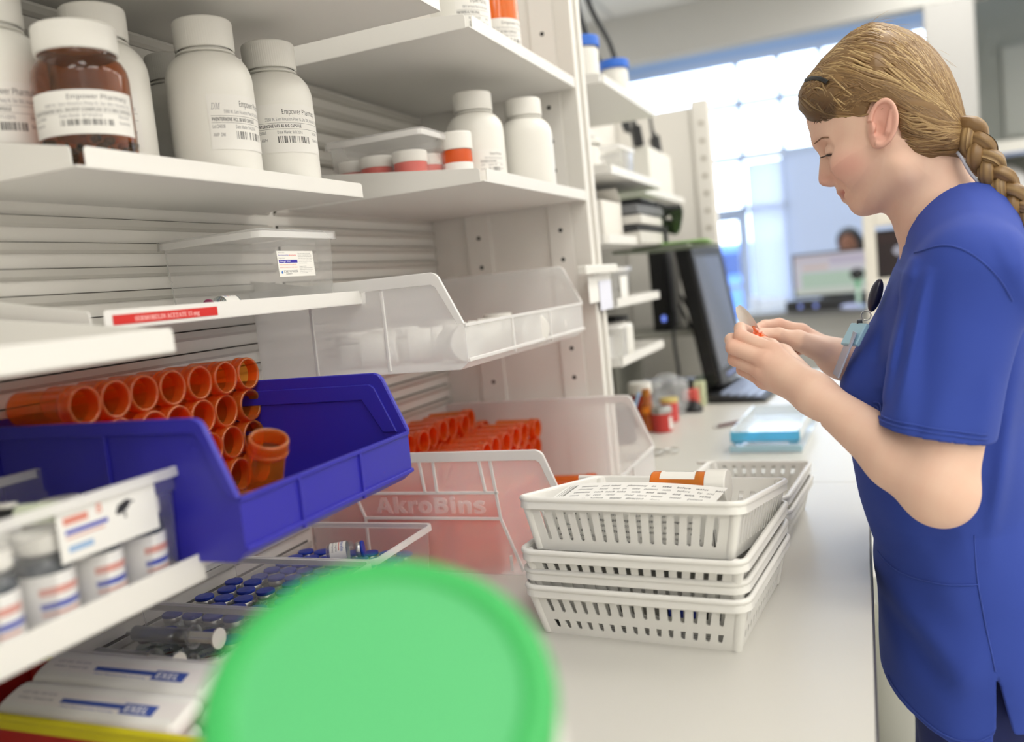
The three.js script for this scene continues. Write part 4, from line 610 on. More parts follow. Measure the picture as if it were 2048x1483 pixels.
/* ---------- small bottles at the back of the worktop ---------- */
{
  const b = thing('pill_bottle', 'red-brown bottle with a tall white cap near the monitor', 'bottle', [-0.592, 0.9105, -2.37]); part('body', lathe([[0, 0], [0.026, 0], [0.0285, 0.003], [0.0285, 0.085], [0.024, 0.092]], 36), std('#9c2410', 0.25), b); part('cap', capGeo(0.032, 0.032, 50).translate(0, 0.09, 0), M.capWhite, b);
  const v = thing('dropper_bottle', 'slim amber bottle with an orange label in front of the white-capped one', 'bottle', [-0.555, 0.9105, -2.28]); part('body', lathe([[0, 0], [0.014, 0], [0.016, 0.002], [0.016, 0.07], [0.01, 0.085], [0.01, 0.1]], 30), phys(new THREE.Color().setRGB(0.75, 0.3, 0.05), 0.1, { transmission: 0.7, thickness: 0, side: THREE.DoubleSide }), v); part('cap', cyl(0.012, 0.011, 0.018, 24).translate(0, 0.105, 0), std('#b06a10', 0.4), v); part('label', lathe([[0.0163, 0.05], [0.0163, 0.066]], 24), std('#f08a1a', 0.6), v);
  const red = std('#c43a34', 0.45);
  const j = thing('lidded_can', 'small jar with a red label and a silver lid', 'jar', [-0.515, 0.9105, -2.27]); part('body', lathe([[0, 0], [0.024, 0], [0.026, 0.002], [0.026, 0.05]], 32), red, j); part('lid', lathe([[0.0265, 0.05], [0.0275, 0.052], [0.0275, 0.064], [0.025, 0.067], [0, 0.067]], 32), M.alu, j); part('label', lathe([[0.0264, 0.008], [0.0264, 0.04]], 16, 1.0, 0.6), M.paper, j);
  const k = thing('lidded_can', 'red jar further back beside the plastic wrap', 'jar', [-0.525, 0.9105, -2.42]); part('body', lathe([[0, 0], [0.022, 0], [0.024, 0.002], [0.024, 0.055]], 32), std('#d04a48', 0.4), k); part('lid', lathe([[0.0245, 0.055], [0.0255, 0.057], [0.0255, 0.067], [0, 0.068]], 32), std('#c7b36a', 0.4), k);
  const bag = solo('plastic_bag', (() => { const g = new THREE.IcosahedronGeometry(0.06, 5), p = g.attributes.position; for (let i = 0; i < p.count; i++) { const x = p.getX(i), y = p.getY(i), z = p.getZ(i); const n = 1 + 0.16 * Math.sin(x * 90 + z * 40) * Math.cos(y * 80) + 0.1 * Math.sin(z * 130 + y * 60); p.setXYZ(i, x * n, Math.max(-0.052, y * n * 1.05), z * n * 1.2); } g.computeVertexNormals(); return g; })(), phys('#f2f4f6', 0.25, { transmission: 0.8, thickness: 0, side: THREE.DoubleSide }), 'crumpled clear plastic wrap behind the red jars', 'plastic bag', [-0.555, 0.965, -2.55]);
  solo('candy_box', bx(-0.02, 0.02, 0, 0.06, -0.025, 0.025, 0.003), std('#d5584e', 0.5), 'red carton behind the plastic wrap', 'box', [-0.5, 0.9105, -2.62]);
  solo('small_carton', bx(-0.015, 0.015, 0, 0.075, -0.02, 0.02, 0.002), std('#cfd7b0', 0.6), 'pale green carton next to the red carton', 'carton', [-0.485, 0.9105, -2.69]);
  const y = thing('cleaning_bottle', 'bright yellow bottle top behind the divider', 'bottle', [-0.66, 0.9105, -2.02]); part('body', lathe([[0, 0], [0.038, 0], [0.042, 0.006], [0.04, 0.08], [0.03, 0.1], [0.027, 0.12]], 36), M.yellowBright, y); part('cap', lathe([[0.027, 0.118], [0.026, 0.14], [0.018, 0.155], [0, 0.158]], 32), M.yellowBright, y);
  solo('pen_cup', lathe([[0, 0], [0.03, 0], [0.032, 0.003], [0.033, 0.085], [0.031, 0.085], [0.03, 0.004], [0, 0.004]], 32), M.black, 'black pen cup behind the clear bin corner', 'cup', [-0.585, 0.9105, -2.13]);
  const pn = thing('pen', 'pale blue pen leaning in the black cup', 'pen', [-0.585, 0.915, -2.13]); pn.rotation.set(0.15, 0.4, -0.42); part('barrel', cyl(0.004, 0.004, 0.13, 12).translate(0, 0.066, 0), std('#9fc3ec', 0.3), pn); part('tip', cyl(0.001, 0.004, 0.012, 12).translate(0, -0.004, 0), M.alu, pn);
  const sc = thing('scissors', 'scissors with silver ring handles lying by the big clear bin', 'scissors', [-0.435, 0.915, -1.985], 0.7); part('handle_ring', new THREE.TorusGeometry(0.017, 0.0022, 8, 28).rotateX(1.57).translate(0, 0.004, 0), M.alu, sc); part('handle_ring', new THREE.TorusGeometry(0.017, 0.0022, 8, 28).rotateX(1.57).translate(-0.036, 0.004, -0.012), M.alu, sc); part('blade', mv(bx(-0.1, 0, 0, 0.0016, -0.005, 0.005, 0.0005), -0.02, 0.003, -0.01, 0, 0.1), M.alu, sc); part('blade', mv(bx(-0.1, 0, 0, 0.0016, -0.005, 0.005, 0.0005), -0.05, 0.005, -0.01, 0, -0.1), M.alu, sc);
  const p2 = thing('pen', 'dark red pen lying on the worktop in front of the keyboard', 'pen', [-0.335, 0.915, -2.34], 0.85); part('barrel', cyl(0.005, 0.004, 0.12, 14).rotateZ(1.57), std('#55262c', 0.4), p2); part('tip', cyl(0.001, 0.004, 0.012, 12).rotateZ(1.57).translate(-0.066, 0, 0), M.alu, p2);
  // counting trays
  const tr = thing('counting_tray', 'clear and sky-blue pill counting tray lying on the worktop', 'tray', [-0.215, 0.913, -2.14], -0.04); const bl = phys('#6fcdea', 0.2, { transmission: 0.45, thickness: 0, side: THREE.DoubleSide }), cl = phys('#f2f6f8', 0.15, { transmission: 0.6, thickness: 0, side: THREE.DoubleSide });
  part('base', bx(-0.075, 0.075, 0.022, 0.026, -0.17, 0.17, 0.001), cl, tr); part('front_wall', bx(-0.075, 0.075, 0.022, 0.045, 0.166, 0.17, 0.001), bl, tr); part('rear_wall', bx(-0.075, 0.075, 0.022, 0.05, -0.17, -0.166, 0.001), cl, tr); part('side_wall', bx(-0.075, -0.071, 0.022, 0.05, -0.166, 0.166, 0.001), cl, tr); part('side_wall', bx(0.071, 0.075, 0.022, 0.05, -0.166, 0.166, 0.001), cl, tr); for (const x of [-0.06, 0.06]) part('foot', bx(x - 0.01, x + 0.01, 0.016, 0.0225, 0.14, 0.166, 0.002), bl, tr);
  const t2 = thing('counting_tray', 'lower clear counting tray under the sky-blue one', 'tray', [-0.215, 0.9105, -2.14], -0.04); part('base', bx(-0.078, 0.078, 0, 0.003, -0.172, 0.172, 0.001), cl, t2); part('front_wall', bx(-0.078, 0.078, 0.003, 0.016, 0.168, 0.172, 0.001), phys('#c9e6ee', 0.3, { transmission: 0.4, thickness: 0, side: THREE.DoubleSide }), t2); part('rear_wall', bx(-0.078, 0.078, 0.003, 0.016, -0.172, -0.168, 0.001), cl, t2);
}
/* ---------- far work area seen past the worktop ---------- */
{
  const d = thing('reception_desk', 'grey desk front in the lobby under the wide monitor', 'desk', [-0.16, 0, -6.75], -0.3);
  part('desk_top', bx(-0.55, 0.5, 0.93, 0.965, -0.3, 0.45, 0.003), std('#8a8b8c', 0.5), d); part('front_panel', bx(-0.53, 0.48, 0, 0.93, 0.38, 0.41, 0.002), std('#a5a49f', 0.6), d); part('side_panel', bx(-0.53, -0.5, 0, 0.93, -0.28, 0.38, 0.002), std('#a5a49f', 0.6), d);
  const m = thing('wide_monitor', 'wide lit monitor showing a pale spreadsheet on the far desk', 'monitor', [-0.21, 0.965, -6.42], -0.39);
  const tex = canvasTex(512, 288, (g, w, h) => { g.fillStyle = '#eeebf4'; g.fillRect(0, 0, w, h); g.fillStyle = '#e7dfe9'; g.fillRect(0, 0, w, 60); g.fillStyle = '#efd9cf'; g.fillRect(60, 76, 190, 30); g.fillStyle = '#dcd3e6'; g.fillRect(260, 20, 240, 60); g.fillStyle = '#cfe8d3'; g.fillRect(50, 128, 452, 110); g.fillStyle = '#e8efe4'; g.fillRect(0, 240, w, 48); });
  part('case', bx(-0.27, 0.27, 0.085, 0.39, -0.03, 0, 0.005), M.black, m); part('screen', new THREE.PlaneGeometry(0.51, 0.275).translate(0, 0.238, 0.001), new THREE.MeshStandardMaterial({ color: '#20222a', roughness: 0.3, emissive: '#ffffff', emissiveMap: tex, emissiveIntensity: 1.1 }), m); part('neck', bx(-0.04, 0.04, 0.01, 0.2, -0.06, -0.03, 0.003), M.black, m); part('foot', bx(-0.12, 0.12, 0, 0.012, -0.11, 0.06, 0.004), M.black, m);
  { const l = new THREE.RectAreaLight('#eef0f4', 0.8, 0.51, 0.275); l.position.set(-0.21 + 0.006 * Math.sin(-0.39), 0.965 + 0.238, -6.42 + 0.006); l.lookAt(-0.21 + Math.sin(-0.39), 1.2, -6.42 + Math.cos(-0.39)); scene.add(l); }
  const dk = thing('desk_clutter_box', 'black equipment with blue lamps under the wide monitor', 'equipment', [-0.22, 0.966, -6.3], -0.39); part('case', bx(-0.27, 0.3, 0, 0.075, -0.02, 0.1, 0.006), M.black, dk); for (const x of [-0.16, -0.05]) part('lamp', new THREE.SphereGeometry(0.014, 16, 12).translate(x, 0.035, 0.1), new THREE.MeshStandardMaterial({ color: '#7f8fd0', emissive: '#8fa0ff', emissiveIntensity: 0.7 }), dk); part('dish', new THREE.SphereGeometry(1, 20, 12).scale(0.07, 0.018, 0.04).translate(0.2, 0.02, 0.13), std('#b9c4f0', 0.3), dk);
  const w = thing('webcam_stand', 'black round camera on a green-marked stem before the wide monitor', 'camera', [-0.035, 0.967, -6.12]); part('head', new THREE.SphereGeometry(0.045, 24, 16).scale(1, 0.85, 0.8).translate(0, 0.225, 0), M.black, w); part('stem', cyl(0.014, 0.014, 0.15, 16).translate(0, 0.11, 0), std('#b7d6c6', 0.5), w); part('marker', bx(-0.012, 0.012, 0.14, 0.18, 0.012, 0.018, 0.003), std('#2f9f68', 0.5), w); part('base', cyl(0.05, 0.045, 0.03, 24).translate(0, 0.015, 0), std('#9fb6dc', 0.4), w);
  // white boxes on the ledge by the blind
  for (const [x, wd, h, l] of [[-1.17, 0.13, 0.17, 'white box on the ledge under the blind, left one'], [-0.98, 0.06, 0.16, 'slim white box on the ledge under the blind'], [-1.32, 0.05, 0.2, 'bright white canister at the door end of the ledge']]) solo('ledge_box', bx(-wd, wd, 0, h, -0.1, 0.1, 0.01, 2), std('#f2f4fb', 0.5), l, 'box', [x, 0.7, -11.8]);
  // white upright frame with a dark screen
  const f = thing('display_frame', 'white upright cabinet frame holding a dark screen, behind the person in scrubs', 'cabinet', [0.11, 0, -3.85]);
  part('upright', bx(-0.1, -0.055, 0.1, 1.48, -0.05, 0.05, 0.004), std('#e6e1d6', 0.6), f); part('upright', bx(0.4, 0.445, 0.1, 1.48, -0.05, 0.05, 0.004), std('#e6e1d6', 0.6), f); part('top_rail', bx(-0.055, 0.4, 1.425, 1.48, -0.05, 0.05, 0.004), std('#e6e1d6', 0.6), f); part('shelf', bx(-0.055, 0.4, 1.19, 1.215, -0.05, 0.05, 0.003), std('#e6e1d6', 0.6), f); part('base', bx(-0.1, 0.445, 0, 0.1, -0.06, 0.06, 0.003), std('#cfcbc1', 0.6), f); part('panel', bx(-0.055, 0.4, 0.1, 1.0, -0.045, -0.03, 0), std('#d9d6cf', 0.6), f);
  const sct = canvasTex(512, 256, (g, w, h) => { g.fillStyle = '#2b1414'; g.fillRect(0, 0, w, h); g.fillStyle = '#3a1c1a'; g.fillRect(0, 0, w, 60); g.fillStyle = '#d9d7e6'; g.beginPath(); g.arc(96, 112, 34, 0, 7); g.fill(); });
  const sc2 = thing('wall_screen', 'dark maroon screen with a pale disc inside the white frame', 'screen', [0.11, 1.216, -3.85]); part('bezel', bx(-0.054, 0.399, 0, 0.19, -0.03, -0.01, 0.002), M.black, sc2); part('screen', new THREE.PlaneGeometry(0.44, 0.165).translate(0.1725, 0.095, -0.0095), new THREE.MeshStandardMaterial({ color: '#141416', roughness: 0.3, emissive: '#ffffff', emissiveMap: sct, emissiveIntensity: 0.85 }), sc2);
  { const l = new THREE.RectAreaLight('#6a5555', 0.3, 0.44, 0.165); l.position.set(0.2825, 1.311, -3.855); l.lookAt(0.2825, 1.311, 0); scene.add(l); }
  solo('notice_sheet', bx(-0.05, 0.12, 0, 0.14, -0.001, 0.001, 0), std('#dfe3f4', 0.8), 'pale sheet hanging under the shelf of the white frame', 'paper', [0.112, 1.05, -3.81]);
  // alcove at the right
  const sh = thing('wall_shelf', 'white wall shelf with a blue edge in the alcove at the right', 'shelf', [0.75, 1.86, -6.9]); part('board', bx(0, 2, 0.02, 0.1, -0.28, 0.2, 0.004), M.white, sh); part('edge_strip', bx(0, 2, 0, 0.02, 0.18, 0.2, 0.002), std('#8da0cc', 0.5), sh);
  [['white bundle of linen in the cabinet below the wall shelf, left one', 0.95, 1.53, 0.28], ['white bundle of linen in the cabinet below the wall shelf, right one', 1.32, 1.53, 0.3]].forEach(([l, x, y, r]) => { const g = new THREE.SphereGeometry(1, 32, 20), p = g.attributes.position; for (let i = 0; i < p.count; i++) { const n = 1 + 0.06 * Math.sin(p.getX(i) * 9) * Math.cos(p.getY(i) * 8 + p.getZ(i) * 6); p.setXYZ(i, p.getX(i) * n * 0.17, p.getY(i) * n * 0.28, p.getZ(i) * n * 0.17); } g.computeVertexNormals(); solo('linen_bundle', g, std('#ecebec', 0.8), l, 'linen', [x, y, -6.95]); });
  solo('alcove_counter', [bx(0.7, 3.2, 1.2, 1.24, -7.19, -6.7, 0.003), bx(0.72, 3.2, 0, 1.2, -7.15, -6.75, 0.002)], M.cabinet, 'white cabinet in the alcove under the linen bundles', 'cabinet');
  const pnl = thing('wall_panel', 'pale framed panel on the alcove wall', 'panel', [1.25, 2.35, -7.19]); part('frame', bx(-0.27, 0.6, -0.33, 0.3, 0, 0.02, 0.004), std('#b9bbb4', 0.7), pnl); part('board', bx(-0.25, 0.58, -0.31, 0.28, 0.02, 0.024, 0.002), std('#c4c6bf', 0.8), pnl);
  solo('waste_bin', lathe([[0, 0], [0.09, 0], [0.1, 0.01], [0.12, 0.5], [0.125, 0.52], [0.115, 0.52], [0.095, 0.015], [0, 0.015]], 40), std('#c9cbc4', 0.5), 'pale waste bin on the floor beyond the worktop edge', 'bin', [0.065, 0.0, -2.2]);
  const v = thing('parked_van', 'blue van parked outside the glass door', 'van', [-2.6, -0.12, -19], 0.5); part('body', exZ((() => { const s = new THREE.Shape(); s.moveTo(-2.3, 0.35); s.lineTo(2.2, 0.35); s.lineTo(2.25, 1.0); s.lineTo(1.4, 1.15); s.lineTo(0.9, 1.85); s.lineTo(-2.2, 1.95); s.lineTo(-2.3, 1.7); s.closePath(); return s; })(), -0.9, 0.9, 0.06), std('#5f86c4', 0.4), v); part('window', bx(-1.9, 0.4, 1.25, 1.7, 0.88, 0.92, 0.02), std('#27406e', 0.2), v); for (const x of [-1.5, 1.5]) part('wheel', cyl(0.34, 0.34, 0.24, 28).rotateX(1.57).translate(x, 0.34, 0.8), M.black, v);
}
/* ---------- the person in blue scrubs ---------- */
// distance-field helpers
const smin = (a, b, k) => { const h = Math.max(k - Math.abs(a - b), 0) / k; return Math.min(a, b) - h * h * k * 0.25; };
const smax = (a, b, k) => -smin(-a, -b, k);
const dSph = (x, y, z, c, r) => Math.hypot(x - c[0], y - c[1], z - c[2]) - r;
const dEll = (x, y, z, c, r) => { const a = (x - c[0]) / r[0], b = (y - c[1]) / r[1], d = (z - c[2]) / r[2], k = Math.hypot(a, b, d); return k < 1e-6 ? -Math.min(...r) : k * (k - 1) / Math.hypot(a / r[0], b / r[1], d / r[2]); };
function dCone(x, y, z, a, b, ra, rb) { // tapered capsule
  const bx_ = b[0] - a[0], by = b[1] - a[1], bz = b[2] - a[2], px = x - a[0], py = y - a[1], pz = z - a[2];
  const t = Math.max(0, Math.min(1, (px * bx_ + py * by + pz * bz) / (bx_ * bx_ + by * by + bz * bz)));
  return Math.hypot(px - bx_ * t, py - by * t, pz - bz * t) - (ra + (rb - ra) * t);
}
function polySD(P) { // signed distance to a closed polygon, negative inside
  const n = P.length;
  return (x, y) => { let d = 1e9, s = 1; for (let i = 0, j = n - 1; i < n; j = i++) { const ex = P[j][0] - P[i][0], ey = P[j][1] - P[i][1], wx = x - P[i][0], wy = y - P[i][1], t = Math.max(0, Math.min(1, (wx * ex + wy * ey) / (ex * ex + ey * ey))), bx_ = wx - ex * t, by = wy - ey * t, dd = bx_ * bx_ + by * by; if (dd < d) d = dd; const c1 = y >= P[i][1], c2 = y < P[j][1], c3 = ex * wy > ey * wx; if ((c1 && c2 && c3) || (!c1 && !c2 && !c3)) s = -s; } return s * Math.sqrt(d); };
}
// a profile blown up sideways: D is how far in from the outline it reaches full width W
function inflate(sd, D, W) { return (x, y, z, w = W, off = 0) => { const d = -sd(x, y) - off, q = Math.max(D - d, 0) / D; return (Math.sqrt(q * q + (z / w) * (z / w)) - 1) * Math.min(D, w) * 0.9; }; }
function surfaceNets(f, lo, hi, h, nf = f) {
  const n = [0, 1, 2].map(i => Math.ceil((hi[i] - lo[i]) / h) + 1), [nx, ny, nz] = n, B = 8;
  const val = new Float32Array(nx * ny * nz).fill(1e3), id = (i, j, k) => i + nx * (j + ny * k);
  for (let k = 0; k < nz; k += B) for (let j = 0; j < ny; j += B) for (let i = 0; i < nx; i += B) {
    const c = f(lo[0] + (i + B / 2) * h, lo[1] + (j + B / 2) * h, lo[2] + (k + B / 2) * h);
    if (Math.abs(c) > B * h * 1.35) { if (c < 0) for (let c2 = k; c2 < Math.min(nz, k + B); c2++) for (let b = j; b < Math.min(ny, j + B); b++) for (let a = i; a < Math.min(nx, i + B); a++) val[id(a, b, c2)] = -1e3; continue; }
    for (let c2 = k; c2 < Math.min(nz, k + B); c2++) for (let b = j; b < Math.min(ny, j + B); b++) for (let a = i; a < Math.min(nx, i + B); a++) val[id(a, b, c2)] = f(lo[0] + a * h, lo[1] + b * h, lo[2] + c2 * h);
  }
  const vi = new Int32Array(nx * ny * nz).fill(-1), pos = [], idx = [];
  for (let k = 0; k < nz - 1; k++) for (let j = 0; j < ny - 1; j++) for (let i = 0; i < nx - 1; i++) {
    let m = 0; const v = []; for (let q = 0; q < 8; q++) { const w = val[id(i + (q & 1), j + (q >> 1 & 1), k + (q >> 2))]; v.push(w); if (w < 0) m |= 1 << q; }
    if (m === 0 || m === 255) continue; let sx = 0, sy = 0, sz = 0, c = 0;
    for (let a = 0; a < 8; a++) for (const bit of [1, 2, 4]) { if (a & bit) continue; const b = a | bit; if ((v[a] < 0) === (v[b] < 0)) continue; const t = v[a] / (v[a] - v[b]); sx += (a & 1) + (bit === 1 ? t : 0); sy += (a >> 1 & 1) + (bit === 2 ? t : 0); sz += (a >> 2) + (bit === 4 ? t : 0); c++; }
    vi[id(i, j, k)] = pos.length / 3; pos.push(lo[0] + (i + sx / c) * h, lo[1] + (j + sy / c) * h, lo[2] + (k + sz / c) * h);
  }
  const quad = (a, b, c, d, flip) => { if (a < 0 || b < 0 || c < 0 || d < 0) return; flip ? idx.push(a, c, b, a, d, c) : idx.push(a, b, c, a, c, d); };
  for (let k = 1; k < nz - 1; k++) for (let j = 1; j < ny - 1; j++) for (let i = 1; i < nx - 1; i++) {
    const s = val[id(i, j, k)] < 0;
    if (s !== val[id(i + 1, j, k)] < 0) quad(vi[id(i, j - 1, k - 1)], vi[id(i, j, k - 1)], vi[id(i, j, k)], vi[id(i, j - 1, k)], !s);
    if (s !== val[id(i, j + 1, k)] < 0) quad(vi[id(i - 1, j, k - 1)], vi[id(i - 1, j, k)], vi[id(i, j, k)], vi[id(i, j, k - 1)], !s);
    if (s !== val[id(i, j, k + 1)] < 0) quad(vi[id(i - 1, j - 1, k)], vi[id(i, j - 1, k)], vi[id(i, j, k)], vi[id(i - 1, j, k)], !s);
  }
  const g = new THREE.BufferGeometry(), P = new Float32Array(pos), N = new Float32Array(pos.length), U = new Float32Array(pos.length / 3 * 2), e = h * 0.6;
  for (let i = 0; i < P.length; i += 3) { const x = P[i], y = P[i + 1], z = P[i + 2]; let a = nf(x + e, y, z) - nf(x - e, y, z), b = nf(x, y + e, z) - nf(x, y - e, z), c = nf(x, y, z + e) - nf(x, y, z - e); const L = Math.hypot(a, b, c) || 1; N[i] = a / L; N[i + 1] = b / L; N[i + 2] = c / L; U[i / 3 * 2] = x - z * 0.35; U[i / 3 * 2 + 1] = y; }
  g.setAttribute('position', new THREE.BufferAttribute(P, 3)); g.setAttribute('normal', new THREE.BufferAttribute(N, 3)); g.setAttribute('uv', new THREE.BufferAttribute(U, 2)); g.setIndex(idx); return g;
}
const Z0 = -1.27;
const FACE = [[-0.0600, 1.522], [-0.0575, 1.504], [-0.0535, 1.486], [-0.0510, 1.477], [-0.0465, 1.469], [-0.0440, 1.461], [-0.0455, 1.452], [-0.0474, 1.439], [-0.0482, 1.432], [-0.0472, 1.4265], [-0.0425, 1.4222], [-0.0330, 1.4222], [-0.0285, 1.4210], [-0.0268, 1.4170], [-0.0258, 1.4115], [-0.0240, 1.4085], [-0.0205, 1.4070], [-0.0208, 1.4035], [-0.0185, 1.4000], [-0.0120, 1.3985], [-0.0080, 1.3965], [-0.0055, 1.3915], [-0.0015, 1.3860], [0.0040, 1.3828], [0.0220, 1.3800], [0.0400, 1.3810], [0.0620, 1.3880], [0.0900, 1.4050], [0.1080, 1.4280], [0.1170, 1.4480], [0.1220, 1.4650], [0.1100, 1.4900], [0.1030, 1.5150], [0.0940, 1.5380], [0.0800, 1.5580], [0.0640, 1.5750], [0.0450, 1.5880], [0.0270, 1.5940], [0.0090, 1.5890], [-0.0080, 1.5770], [-0.0220, 1.5660], [-0.0330, 1.5560], [-0.0440, 1.5460], [-0.0560, 1.5340]];
const HAIRO = [[-0.0655, 1.522], [-0.0665, 1.535], [-0.0655, 1.548], [-0.0570, 1.562], [-0.0450, 1.5745], [-0.0350, 1.585], [-0.0190, 1.5975], [0.0040, 1.613], [0.0280, 1.620], [0.0540, 1.611], [0.0820, 1.593], [0.1010, 1.570], [0.1150, 1.545], [0.1240, 1.519], [0.1295, 1.490], [0.1345, 1.468], [0.1370, 1.450], [0.1310, 1.436], [0.1150, 1.424], [0.0900, 1.415], [0.0600, 1.415], [0.0200, 1.440], [-0.0300, 1.480], [-0.0560, 1.500]];
const HAIRLINE = [[-0.20, 1.60], [-0.20, 1.523], [-0.0640, 1.523], [-0.0550, 1.5065], [-0.0380, 1.4975], [-0.0140, 1.4835], [-0.0060, 1.4760], [0.0030, 1.4770], [0.0090, 1.4820], [0.0150, 1.4950], [0.0220, 1.5100], [0.0320, 1.5140], [0.0430, 1.5050], [0.0510, 1.4900], [0.0510, 1.4700], [0.0490, 1.4580], [0.0560, 1.4340], [0.0690, 1.4280], [0.0960, 1.4340], [0.1150, 1.4310], [0.1400, 1.4250], [0.25, 1.42], [0.25, 1.75], [-0.20, 1.75]];
const faceSD = polySD(FACE), hairSD = polySD(HAIRO), lineSD = polySD(HAIRLINE);
const faceIn = inflate(faceSD, 0.088, 0.072), hairIn = inflate(hairSD, 0.085, 0.083);
const noz = (x, y, z) => Math.sin(x * 61 + y * 37) * Math.cos(y * 53 - z * 47) + 0.5 * Math.sin(z * 97 + x * 83 - y * 31);
function headField(x, y, zw) {
  const z = Math.abs(zw - Z0), zs = zw - Z0;
  const low = Math.max(0, Math.min(1, (1.45 - y) / 0.07)), w = 0.0725 - 0.012 * low * low;
  let d = faceIn(x, y, z, w);
  // cheek and jaw fullness, brow
  d = smin(d, dEll(x, y, z, [0.0, 1.4435, 0.036], [0.026, 0.024, 0.02]), 0.02);
  d = smin(d, dCone(x, y, z, [0.006, 1.396, 0.012], [0.052, 1.422, 0.05], 0.0125, 0.014), 0.022);
  d = smin(d, dCone(x, y, z, [-0.0385, 1.4825, 0.008], [-0.026, 1.4835, 0.036], 0.0085, 0.008), 0.014);
  // hollows beside the nose and at the eye
  d = smax(d, -dCone(x, y, z, [-0.045, 1.466, 0.026], [-0.0405, 1.440, 0.0265], 0.0105, 0.0135), 0.014);
  d = smax(d, -dCone(x, y, z, [-0.034, 1.421, 0.025], [-0.022, 1.4165, 0.03], 0.0075, 0.006), 0.014);
  d = smax(d, -dEll(x, y, z, [-0.0395, 1.4655, 0.031], [0.012, 0.009, 0.017]), 0.01);
  // eyeball under a lowered lid, nostril wing, lips
  d = smin(d, dSph(x, y, z, [-0.0245, 1.4645, 0.0305], 0.0122), 0.004);
  d = smax(d, -dCone(x, y, z, [-0.0385, 1.4605, 0.024], [-0.0285, 1.4575, 0.042], 0.0012, 0.0012), 0.002);
  d = smin(d, dEll(x, y, z, [-0.0335, 1.4275, 0.0095], [0.0085, 0.0062, 0.0062]), 0.005);
  d = smax(d, -dSph(x, y, z, [-0.0385, 1.4225, 0.006], 0.0028), 0.003);
  d = smin(d, dCone(x, y, z, [-0.0185, 1.4115, 0.003], [-0.0055, 1.4095, 0.0195], 0.0042, 0.0024), 0.006);
  d = smin(d, dCone(x, y, z, [-0.0125, 1.4035, 0.002], [-0.0035, 1.4065, 0.0175], 0.0052, 0.0025), 0.006);
  d = smax(d, -dCone(x, y, z, [-0.0215, 1.4072, 0.0], [-0.0065, 1.408, 0.021], 0.0009, 0.0009), 0.0016);
  // ear
  const ez = z - 0.0735, er = (x - 0.0325) * 0.98 - (y - 1.483) * 0.14, eu = (y - 1.483) * 0.98 + (x - 0.0325) * 0.14;
  const tilt = ez - er * 0.42 - 0.004;
  let e = dEll(er, eu, tilt, [0, 0, 0], [0.0165, 0.0285, 0.0062]);
  const ea = Math.atan2(eu / 0.0262, er / 0.0146), rim = Math.hypot(Math.hypot(er - 0.0146 * Math.cos(ea), eu - 0.0262 * Math.sin(ea)), tilt - 0.0046) - 0.0034;
  const anti = dCone(er, eu, tilt, [0.0075, 0.012, 0.0052], [0.0060, -0.010, 0.0040], 0.0016, 0.0030);
  if (tilt > -0.002) e = smax(e, -dEll(er, eu, tilt, [0.0005, 0.002, 0.0075], [0.0125, 0.0215, 0.0075]), 0.002);
  e = smin(e, er < -0.006 && eu < 0.002 ? e : rim, 0.002); e = smin(e, anti, 0.0055);
  e = smax(e, -dEll(er, eu, tilt, [-0.003, -0.005, 0.006], [0.0068, 0.0105, 0.0085]), 0.002);
  e = smin(e, dEll(er, eu, tilt, [-0.0100, -0.006, 0.0035], [0.0035, 0.006, 0.0042]), 0.002);
  e = smin(e, dEll(er, eu, tilt, [-0.0025, -0.0235, 0.001], [0.0072, 0.0065, 0.0048]), 0.004);
  e = smin(e, dCone(x, y, z, [0.033, 1.492, 0.058], [0.033, 1.473, 0.058], 0.0115, 0.0115), 0.012);
  d = smin(d, e, 0.004);
  // neck
  d = smin(d, dCone(x, y, zs * 0.94, [0.072, 1.44, 0], [0.103, 1.345, 0], 0.0475, 0.0505), 0.02);
  d = smin(d, dCone(x, y, zs, [0.103, 1.35, 0], [0.12, 1.29, 0], 0.052, 0.085), 0.03);
  d = smin(d, dCone(x, y, z, [0.052, 1.432, 0.056], [0.062, 1.345, 0.012], 0.009, 0.007), 0.016);
  return d;
}
const TORSO = [[0.0700, 1.3650], [0.0570, 1.3440], [0.0480, 1.3180], [0.0360, 1.2910], [0.0140, 1.2500], [-0.0020, 1.2230], [-0.0240, 1.1850], [-0.0355, 1.1580], [-0.0375, 1.1400], [-0.0350, 1.1030], [-0.0275, 1.0400], [-0.0210, 1.0000], [-0.0120, 0.9590], [-0.0072, 0.9370], [-0.0068, 0.900], [-0.0070, 0.85], [-0.0080, 0.78], [-0.0090, 0.70], [-0.0090, 0.55], [0.22, 0.55], [0.235, 0.80], [0.225, 0.90], [0.195, 1.00], [0.188, 1.10], [0.198, 1.20], [0.196, 1.28], [0.175, 1.345], [0.1450, 1.3930], [0.115, 1.40]];
const torsoSD = polySD(TORSO), torsoIn = inflate(torsoSD, 0.112, 0.16);
const wTorso = (y) => y > 1.3 ? 0.185 - (y - 1.3) * 1.0 : y > 1.15 ? 0.142 + (y - 1.15) * 0.287 : y > 0.98 ? 0.142 : 0.142 + (0.98 - y) * 0.24;
const LS = [0.112, 1.288, -1.108], LE = [0.0625, 1.064, -1.050], LW = [-0.062, 1.160, -1.130], RS = [0.112, 1.288, -1.432], RE = [0.10, 1.06, -1.475], RW = [-0.036, 1.181, -1.322];
